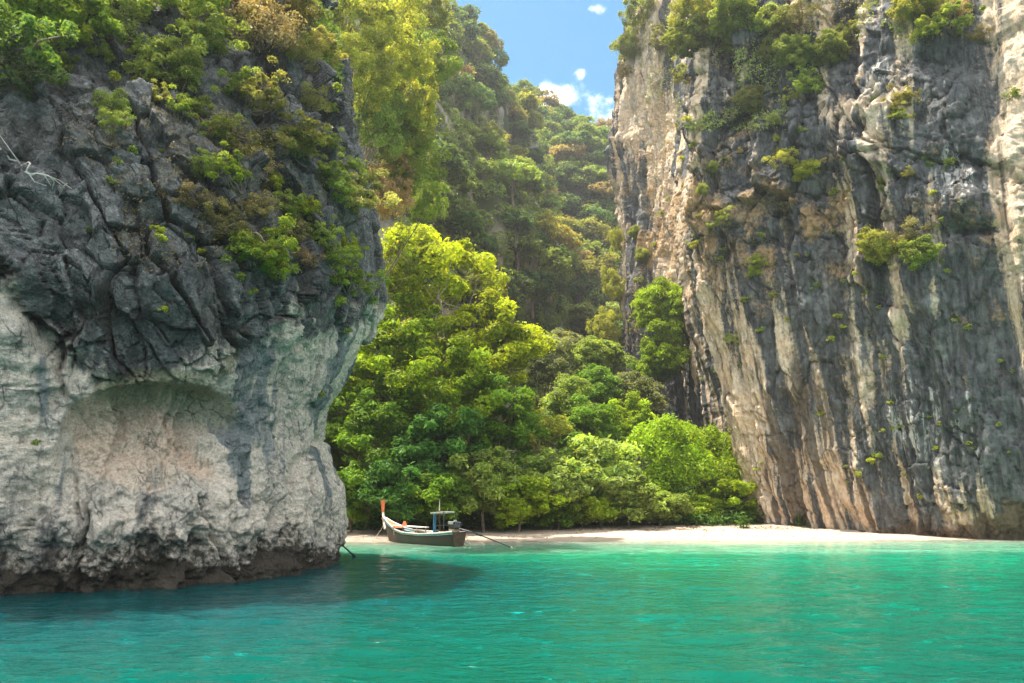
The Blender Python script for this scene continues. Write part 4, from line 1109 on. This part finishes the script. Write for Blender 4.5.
# ------------------------------------------------------------------ driftwood on the sand
def driftwood(px, py, L, ang, label, r=.14):
    c = G(px, py, .75); c[2] = float(ground_z(c[0], c[1])) + r * .7
    rng = np.random.default_rng(int(px)); d = np.array((math.cos(ang), math.sin(ang), 0)) * L / 2
    p = bent(c - d, c + d, rng, 8, .05); p[:, 2] = c[2] + rng.normal(size=8) * .03
    segs = [(p, np.linspace(r, r * .45, 8)), (bent(p[4], p[4] + np.array((.5, .2, .45)) * L * .3, rng, 4, .1), np.linspace(r * .5, r * .2, 4))]
    V, F = tubes(segs, 7)
    tag(link('driftwood', mesh_np('driftwood', V, F, M_BARK_PALE, True)), label, 'driftwood')
driftwood(668, 525.5, 3.2, .1, 'longer driftwood log on the sand below the rounded bright tree', .16)
driftwood(684, 527.5, 1.6, -.4, 'shorter driftwood log just right of the long log on the sand', .12)

def leaf_litter():
    rng = np.random.default_rng(23); n = 2600
    x = rng.uniform(-16, 34, n); d = np.where(rng.random(n) < .75, rng.normal(15.5, 1.6, n), rng.uniform(2, 16, n))
    keep = (d > 1.5) & (vnoise(x * .5, d * .3, k=6) > -.3); x, d = x[keep], d[keep]
    y = d + shore(x)
    C = np.stack([x, y, ground_z(x, y) + .03], -1)
    Nn = unit(rng.normal(size=C.shape) * .35 + np.array((0, 0, 1)))
    o = link('leaf_litter', leaf_mesh('leaf_litter', C, Nn, rng.uniform(.05, .16, len(C)), rng.random(len(C)), M_LEAF_DRY, rng))
    o.color = (.2, .13, .07, 1)
    tag(o, 'fallen dry leaves and twigs strewn over the sand', 'litter', kind='stuff')
leaf_litter()

# ------------------------------------------------------------------ long-tail boat
def boat():
    A, B = G(459, 546.5), G(387, 541.3)          # stern and bow at the waterline
    ax = B - A; Lw = np.linalg.norm(ax); head = math.atan2(ax[1], ax[0])
    root = empty('longtail_boat', tuple(A), head)      # +x towards the bow, +y to port (left of travel)
    tag(root, 'wooden longtail boat with orange prow moored off the beach', 'boat')
    L = Lw
    m_hull = NT('painted hull')
    tc = m_hull.n('ShaderNodeTexCoord').outputs['Object']
    sp = m_hull.n('ShaderNodeSeparateXYZ'); m_hull.t.links.new(tc, sp.inputs[0])
    n = m_hull.noise(3, 6, .65, stretch=(.4, 1, 2)); hh = m_hull.attr('up')
    hh2 = m_hull.math('ADD', hh, m_hull.math('MULTIPLY', m_hull.math('SUBTRACT', n, .5), .06))
    c = m_hull.mix(m_hull.step(sp.outputs[0], 1.0, 5.5), (.04, .017, .007), (.028, .027, .011))
    c = m_hull.mix(m_hull.step(hh2, .3, .22), c, (.035, .03, .022))
    c = m_hull.mix(m_hull.step(hh2, .84, .86), c, (.62, .62, .55))
    c = m_hull.mix(m_hull.step(hh2, .88, .9), c, (.06, .32, .42))
    c = m_hull.mix(m_hull.math('MULTIPLY', m_hull.step(n, .58, .75), .3), c, (.17, .11, .06))
    stk = m_hull.step(m_hull.math('ABSOLUTE', m_hull.math('SUBTRACT', m_hull.math('FRACT', m_hull.math('MULTIPLY', hh, 6.0)), .5)), .0, .07)
    c = m_hull.mix(m_hull.math('MULTIPLY', m_hull.math('SUBTRACT', 1.0, stk), .6), c, (.02, .016, .012))
    m_hull.principled(c, .5, .4, m_hull.bump(n, .01, .6))
    white = simple('worn white paint', (.72, .68, .6), .55, .4, .2, 5)
    wood = simple('deck wood', (.42, .3, .19), .7, .3, .35, 5)
    orange = simple('orange paint', (.68, .16, .06), .5, .4, .2, 5)
    blue = simple('blue paint', (.04, .17, .3), .5, .4, .25, 5)
    metal = simple('dark metal', (.07, .07, .07), .4, .5, .4, 8, .6)
    rope_m = simple('rope', (.55, .47, .32), .9, .1, .3, 20)
    roofm = simple('weathered canopy', (.36, .33, .3), .8, .2, .25, 4)
    # hull stations: x, half beam at gunwale, gunwale height, keel depth
    ns = 40
    t = np.linspace(0, 1, ns)
    x = t * L
    hb = np.interp(t, [0, .08, .3, .55, .75, .9, 1], [.62, .74, .92, .95, .75, .36, .05])
    gz = np.interp(t, [0, .15, .4, .65, .82, .93, 1], [1.05, .9, .78, .85, 1.12, 1.55, 1.95])
    kz = np.interp(t, [0, .1, .5, .85, .95, 1], [-.15, -.35, -.4, -.3, .1, 1.0])
    xo = x + np.interp(t, [0, .85, 1], [0, 0, .55])
    nr = 17
    a = np.linspace(-1, 1, nr)
    V = []; up = []
    for i in range(ns):
        sy = np.sign(a) * np.abs(a) ** .55; q = np.abs(a) ** 2.2
        V.append(np.stack([np.full(nr, xo[i]) - (1 - q) * np.interp(t[i], [.8, 1], [0, .35]), sy * hb[i], kz[i] + (gz[i] - kz[i]) * q], -1)); up.append((kz[i] + (gz[i] - kz[i]) * q) / gz[i])
    V = np.concatenate(V); up = np.clip(np.concatenate(up), 0, 1)
    Fh = grid_faces(ns, nr)
    me = mesh_np('hull', V, Fh, m_hull.m, True, {'up': ('POINT', up)})
    hull = link('hull', me, root)
    md = hull.modifiers.new('thick', 'SOLIDIFY'); md.thickness = .05; md.offset = 1
    # transom
    st = V[:nr]; tv = np.concatenate([st, [[st[0][0], 0, gz[0]]]]); tf = [(i, i + 1, nr) for i in range(nr - 1)]
    link('transom', mesh_np('transom', tv + np.array((-.02, 0, 0)), np.array(tf), simple('dark stern planks', (.06, .035, .02), .7, .3, .4, 5)), root)
    # gunwales (rub rail) as tubes
    for sgn, idx in ((1, nr - 1), (-1, 0)):
        p = V.reshape(ns, nr, 3)[:, idx]
        VV, FF = tubes([(p + np.array((0, 0, .03)), np.full(ns, .06))], 6)
        link('gunwale', mesh_np('gunwale', VV, FF, white, True), root)
    # deck inside
    dv, df = [], []
    for i in range(2, ns - 5):
        hbw = hb[i] * .84; z = min(gz[i] - .32, .62 + max(0, t[i] - .7) * 2.2)
        dv += [(xo[i], -hbw, z), (xo[i], hbw, z)]
    nn = len(dv) // 2
    df = [(2 * i, 2 * i + 1, 2 * i + 3, 2 * i + 2) for i in range(nn - 1)]
    link('deck', mesh_np('deck', np.array(dv), np.array(df), wood), root)
    def box(name, c, s, mat, rot=(0, 0, 0), bev=.02):
        v = np.array([(sx, sy, sz) for sx in (-.5, .5) for sy in (-.5, .5) for sz in (-.5, .5)]) * np.array(s)
        f = np.array([(0, 1, 3, 2), (4, 6, 7, 5), (0, 4, 5, 1), (2, 3, 7, 6), (0, 2, 6, 4), (1, 5, 7, 3)])
        o = link(name, mesh_np(name, v, f, mat), root, c, rot)
        if bev:
            b = o.modifiers.new('bevel', 'BEVEL'); b.width = bev; b.segments = 2
        return o
    # prow post: tall tapering blade with an orange head
    pz = [1.0, 1.5, 1.85, 2.15, 2.4]; pxx = [L + .25, L + .5, L + .68, L + .78, L + .86]
    link('prow_post', mesh_np('prow_post', *tubes([(np.stack([pxx, np.zeros(5), pz], -1), [.18, .16, .13, .11, .1])], 8), white, True), root)
    hp = np.array([(L + .86, 0, 2.4), (L + .88, 0, 2.75), (L + .91, 0, 3.1), (L + .95, 0, 3.4)])
    vh, fh = tubes([(hp, [.11, .14, .17, .2])], 8); vh = np.concatenate([vh, [hp[-1]]]); k = len(vh) - 1
    fh = np.concatenate([fh, np.array([(k - 8 + i, k - 8 + (i + 1) % 8, k, k) for i in range(8)])[:, [0, 1, 2, 2]]])
    me = bpy.data.meshes.new('prow_head'); me.from_pydata(vh.tolist(), [], [tuple(dict.fromkeys(f)) for f in fh.tolist()]); me.materials.append(orange)
    link('prow_head', me, root)
    # foredeck, orange boards, benches
    i0 = int(.8 * ns)
    fv = []
    for i in range(i0, ns): fv += [(xo[i], -hb[i] * .97, gz[i] + .02), (xo[i], hb[i] * .97, gz[i] + .02)]
    nn = len(fv) // 2
    link('foredeck', mesh_np('foredeck', np.array(fv), np.array([(2 * i, 2 * i + 1, 2 * i + 3, 2 * i + 2) for i in range(nn - 1)]), orange), root)
    for q in (.42, .56, .68):
        z = np.interp(q, t, gz) - .1
        box('bench', (q * L, 0, z), (.42, 2 * np.interp(q, t, hb) - .06, .06), orange if q > .6 else wood)
    # long white side board and roof boards stacked amidships
    box('side_board', (.52 * L, -.72, .98), (.36 * L, .28, .05), white, (0, -.02, 0))
    box('roof_board', (.62 * L, .3, 1.32), (.42 * L, .9, .06), white, (0, -.015, 0))
    for q in (.45, .78):
        for sy in (-.1, .7): box('roof_prop', (q * L, sy, .97), (.06, .06, .68), wood, bev=0)
    # helmsman's canopy on a blue post
    box('canopy', (.2 * L, .1, 2.42), (1.8, 1.1, .12), roofm, (0, .05, 0), .04)
    box('canopy_post', (.3 * L, .1, 1.65), (.14, .2, 1.6), blue)
    for sx, sy in ((.11, -.45), (.11, .6)): box('canopy_prop', (sx * L, sy, 1.6), (.06, .06, 1.75), metal, bev=0)
    # cabin clutter: engine box, crates, baskets
    box('engine_mount', (.06 * L, 0, 1.0), (.5, .7, .5), wood)
    ev = link('engine', None, root); 
    bpy.data.objects.remove(ev)
    eb = box('engine', (.06 * L, 0, 1.48), (.85, .55, .5), metal, (0, .1, 0), .08)
    VV, FF = tubes([([(.02 * L, -.32, 1.62), (.09 * L, -.32, 1.66)], [.13, .13]), ([(.02 * L, .3, 1.68), (.085 * L, .3, 1.7)], [.12, .12]), ([(.05 * L, 0, 1.6), (.05 * L, 0, 1.92)], [.1, .13])], 10)
    link('exhaust', mesh_np('exhaust', VV, FF, simple('chrome', (.5, .5, .48), .3, .6, .2, 8, .8), True), root)
    # long tail: shaft over the stern into the water, with propeller and guard
    tail = [(.06 * L, 0, 1.35), (-1.2, -.5, 1.02), (-2.8, -1.25, .45), (-4.1, -1.9, -.02)]
    tail = [np.array(p) for p in tail]
    VV, FF = tubes([(tail, [.06, .05, .045, .035])], 8); link('tail_shaft', mesh_np('tail_shaft', VV, FF, metal, True), root)
    VV, FF = tubes([([tail[1] + (tail[2] - tail[1]) * .1, tail[1] + (tail[2] - tail[1]) * .35], [.1, .1])], 8); link('shaft_sleeve', mesh_np('shaft_sleeve', VV, FF, metal, True), root)
    VV, FF = tubes([([(.1 * L, 0, 1.5), (.2 * L, .25, 1.5), (.26 * L, .3, 1.42)], [.035, .03, .035])], 6); link('tiller', mesh_np('tiller', VV, FF, metal, True), root)
    e = tail[3]; bl = []
    ffs = []
    for j in range(3):
        an = j * 2.094 + .5; dv_ = np.array((.12, math.cos(an), math.sin(an)))
        b0 = len(bl); sd = np.array((.25, -math.sin(an), math.cos(an))) * .08
        bl += [e, e + dv_ * .18 + sd, e + dv_ * .3, e + dv_ * .18 - sd]; ffs.append((b0, b0 + 1, b0 + 2, b0 + 3))
    pr = link('propeller', mesh_np('propeller', np.array(bl), np.array(ffs), simple('bronze', (.5, .42, .3), .4, .5, .2, 8, .5)), root)
    pm_ = pr.modifiers.new('thick', 'SOLIDIFY'); pm_.thickness = .02
    # garland at the prow and ropes
    VV, FF = tubes([([(L + .66 + .17 * math.cos(q), .17 * math.sin(q), 1.9 - .06 * math.cos(q)) for q in np.linspace(0, 6.28, 12)], np.full(12, .045))], 6)
    link('garland', mesh_np('garland', VV, FF, orange, True), root)
    rng = np.random.default_rng(3)
    for k, (p, q) in enumerate([((L + .4, .1, 1.5), (L + .9, 1.0, -.05)), ((L + .35, -.1, 1.4), (L + .2, -.9, -.05)), ((.02 * L, -.6, 1.0), (-.3, -.9, -.1)), ((.14 * L, -.75, .9), (.02 * L, -1.0, -.1))]):
        VV, FF = tubes([(bent(p, q, rng, 7, .03, -.06), np.full(7, .025))], 5); link('rope', mesh_np('rope', VV, FF, rope_m, True), root)
    return root, L, A, head
BOAT, BL, BA, BH_ = boat()
def boat_pt(p): 
    c, s = math.cos(BH_), math.sin(BH_)
    return (BA[0] + c * p[0] - s * p[1], BA[1] + s * p[0] + c * p[1], p[2])
def cargo(name, p, s, col, label, cat, sides=12, taper=.85):
    n = 6
    prof = [(0, 0), (.48, 0), (.5, .08), (.5 * (1 + taper) / 2, .5), (.5 * taper, .9), (.5 * taper * .9, 1.0), (0, 1.0)]
    v, f = [], []
    for r_, z_ in prof:
        for j in range(sides): v.append((r_ * s[0] * math.cos(j * 6.2832 / sides), r_ * s[1] * math.sin(j * 6.2832 / sides), z_ * s[2]))
    for i in range(len(prof) - 1):
        for j in range(sides): f.append((i * sides + j, i * sides + (j + 1) % sides, (i + 1) * sides + (j + 1) % sides, (i + 1) * sides + j))
    o = link(name, mesh_np(name, np.array(v), np.array(f), simple(label[:20], col, .6, .3, .25, 6), False), None, boat_pt(p), (0, 0, BH_))
    tag(o, label, cat)
cargo('fuel_can', (.2 * BL, -.35, .5), (.4, .4, .55), (.65, .14, .05), 'orange fuel can standing on the boat deck by the canopy', 'can')
cargo('basket', (.27 * BL, -.4, .5), (.5, .5, .5), (.45, .36, .16), 'straw coloured basket amidships in the boat', 'basket')
cargo('water_jar', (.34 * BL, -.35, .5), (.45, .45, .6), (.12, .1, .08), 'dark jar under the roof boards of the boat', 'jar')
cargo('life_ring_pile', (.44 * BL, -.35, .52), (.8, .6, .35), (.3, .28, .26), 'grey bundle lying mid deck on the boat', 'bundle')
cargo('orange_bag', (.66 * BL, .5, 1.36), (.5, .4, .35), (.72, .17, .07), 'orange bag on top of the white roof boards', 'bag', taper=.5)
cargo('signal_flag_post', (.24 * BL, .1, 2.55), (.1, .1, .9), (.6, .5, .4), 'short pale pennant pole standing on the boat canopy', 'pole', 6, .3)

# ------------------------------------------------------------------ tail shaft of another boat, behind the left cliff
def other_shaft():
    a = P(332, 536, 47.0); b = G(356, 557.5, -.05)
    root = empty('propeller_shaft', tuple(b))
    metal = simple('black shaft metal', (.02, .02, .022), .45, .5, .3, 8)
    VV, FF = tubes([([a - b, (a - b) * .4, np.zeros(3)], [.05, .05, .04])], 8)
    link('shaft', mesh_np('shaft', VV, FF, metal, True), root)
    VV, FF = tubes([([(a - b) * .14, (a - b) * .02], [.09, .07])], 8)
    link('propeller_hub', mesh_np('propeller_hub', VV, FF, metal, True), root)
    tag(root, 'black propeller shaft slanting into the water from behind the left cliff', 'shaft')
other_shaft()

# ------------------------------------------------------------------ clouds in the sky (by direction, at infinity), plus added fill cloud
def sky_clouds():
    tc = wn.new('ShaderNodeTexCoord')
    nz = wn.new('ShaderNodeTexNoise'); nz.inputs['Scale'].default_value = 34; nz.inputs['Detail'].default_value = 8; nz.inputs['Roughness'].default_value = .62
    wl.new(tc.outputs['Generated'], nz.inputs['Vector'])
    def m(op, a, b=None, c=None):
        o = wn.new('ShaderNodeMath'); o.operation = op
        for s_, v in zip(o.inputs, (a, b, c)):
            if v is None: continue
            if isinstance(v, (int, float)): s_.default_value = v
            else: wl.new(v, s_)
        return o.outputs[0]
    total = None
    for px, py, rx, ry, amp in [(552, 96, 30, 17, 1.0), (535, 100, 14, 14, .5), (597, 9, 11, 5, .55), (580, 73, 8, 5, .5), (604, 100, 20, 9, .5), (612, 122, 26, 12, .6)]:
        c = unit(ray(px, py)); e1 = unit(np.cross(c, (0, 0, 1.))); e2 = np.cross(e1, c)
        dots = []
        for e, r in ((e1, rx / FPX * .86), (e2, ry / FPX * .86)):
            d = wn.new('ShaderNodeVectorMath'); d.operation = 'DOT_PRODUCT'
            wl.new(tc.outputs['Generated'], d.inputs[0]); d.inputs[1].default_value = tuple(e)
            q = m('DIVIDE', m('SUBTRACT', d.outputs['Value'], float(np.dot(e, c))), r)
            dots.append(m('MULTIPLY', q, q))
        fwd = wn.new('ShaderNodeVectorMath'); fwd.operation = 'DOT_PRODUCT'
        wl.new(tc.outputs['Generated'], fwd.inputs[0]); fwd.inputs[1].default_value = tuple(c)
        g = m('MULTIPLY', m('EXPONENT', m('MULTIPLY', m('ADD', *dots), -1.0)), amp)
        g = m('MULTIPLY', g, m('GREATER_THAN', fwd.outputs['Value'], 0.0))
        total = g if total is None else m('ADD', total, g)
    v = m('ADD', total, m('MULTIPLY', m('SUBTRACT', nz.outputs['Fac'], .5), 2.2))
    mr = wn.new('ShaderNodeMapRange'); mr.interpolation_type = 'SMOOTHSTEP'
    wl.new(v, mr.inputs[0]); mr.inputs[1].default_value = .12; mr.inputs[2].default_value = 1.25; mr.inputs[4].default_value = .75
    gate = wn.new('ShaderNodeMapRange'); wl.new(total, gate.inputs[0]); gate.inputs[1].default_value = .03; gate.inputs[2].default_value = .2
    # added broken cloud, unseen behind the camera, to fill and neutralise the shade
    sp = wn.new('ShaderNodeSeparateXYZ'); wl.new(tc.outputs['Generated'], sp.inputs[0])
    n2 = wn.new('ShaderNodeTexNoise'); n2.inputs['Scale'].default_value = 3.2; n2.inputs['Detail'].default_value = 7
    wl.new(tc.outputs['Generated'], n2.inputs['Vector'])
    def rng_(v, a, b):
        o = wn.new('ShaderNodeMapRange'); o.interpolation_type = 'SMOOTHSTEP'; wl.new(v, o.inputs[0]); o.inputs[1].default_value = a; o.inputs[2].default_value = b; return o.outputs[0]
    fill_bank = m('MULTIPLY', m('MULTIPLY', rng_(sp.outputs[1], .15, -.2), rng_(sp.outputs[2], .12, .5)), rng_(n2.outputs['Fac'], .32, .52))
    wl.new(m('MAXIMUM', m('MULTIPLY', mr.outputs[0], gate.outputs[0]), m('MULTIPLY', fill_bank, .85)), wmix.inputs[0])
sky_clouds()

# ------------------------------------------------------------------ haze
HAZE = 0.00028
if HAZE > 0:
    lo, hi = np.array((-2000, -1600, -8.0)), np.array((2000, 2700, 190.0))
    v = np.array([(x, y, z) for x in (lo[0], hi[0]) for y in (lo[1], hi[1]) for z in (lo[2], hi[2])])
    f = np.array([(0, 1, 3, 2), (4, 6, 7, 5), (0, 4, 5, 1), (2, 3, 7, 6), (0, 2, 6, 4), (1, 5, 7, 3)])
    m = bpy.data.materials.new('haze'); m.use_nodes = True; m.node_tree.nodes.clear()
    o_ = m.node_tree.nodes.new('ShaderNodeOutputMaterial'); pv = m.node_tree.nodes.new('ShaderNodeVolumePrincipled')
    pv.inputs['Color'].default_value = (.95, .96, .97, 1); pv.inputs['Density'].default_value = HAZE; pv.inputs['Anisotropy'].default_value = .5
    m.node_tree.links.new(pv.outputs[0], o_.inputs['Volume'])
    tag(link('haze', mesh_np('haze', v, f, m)), kind='stuff')
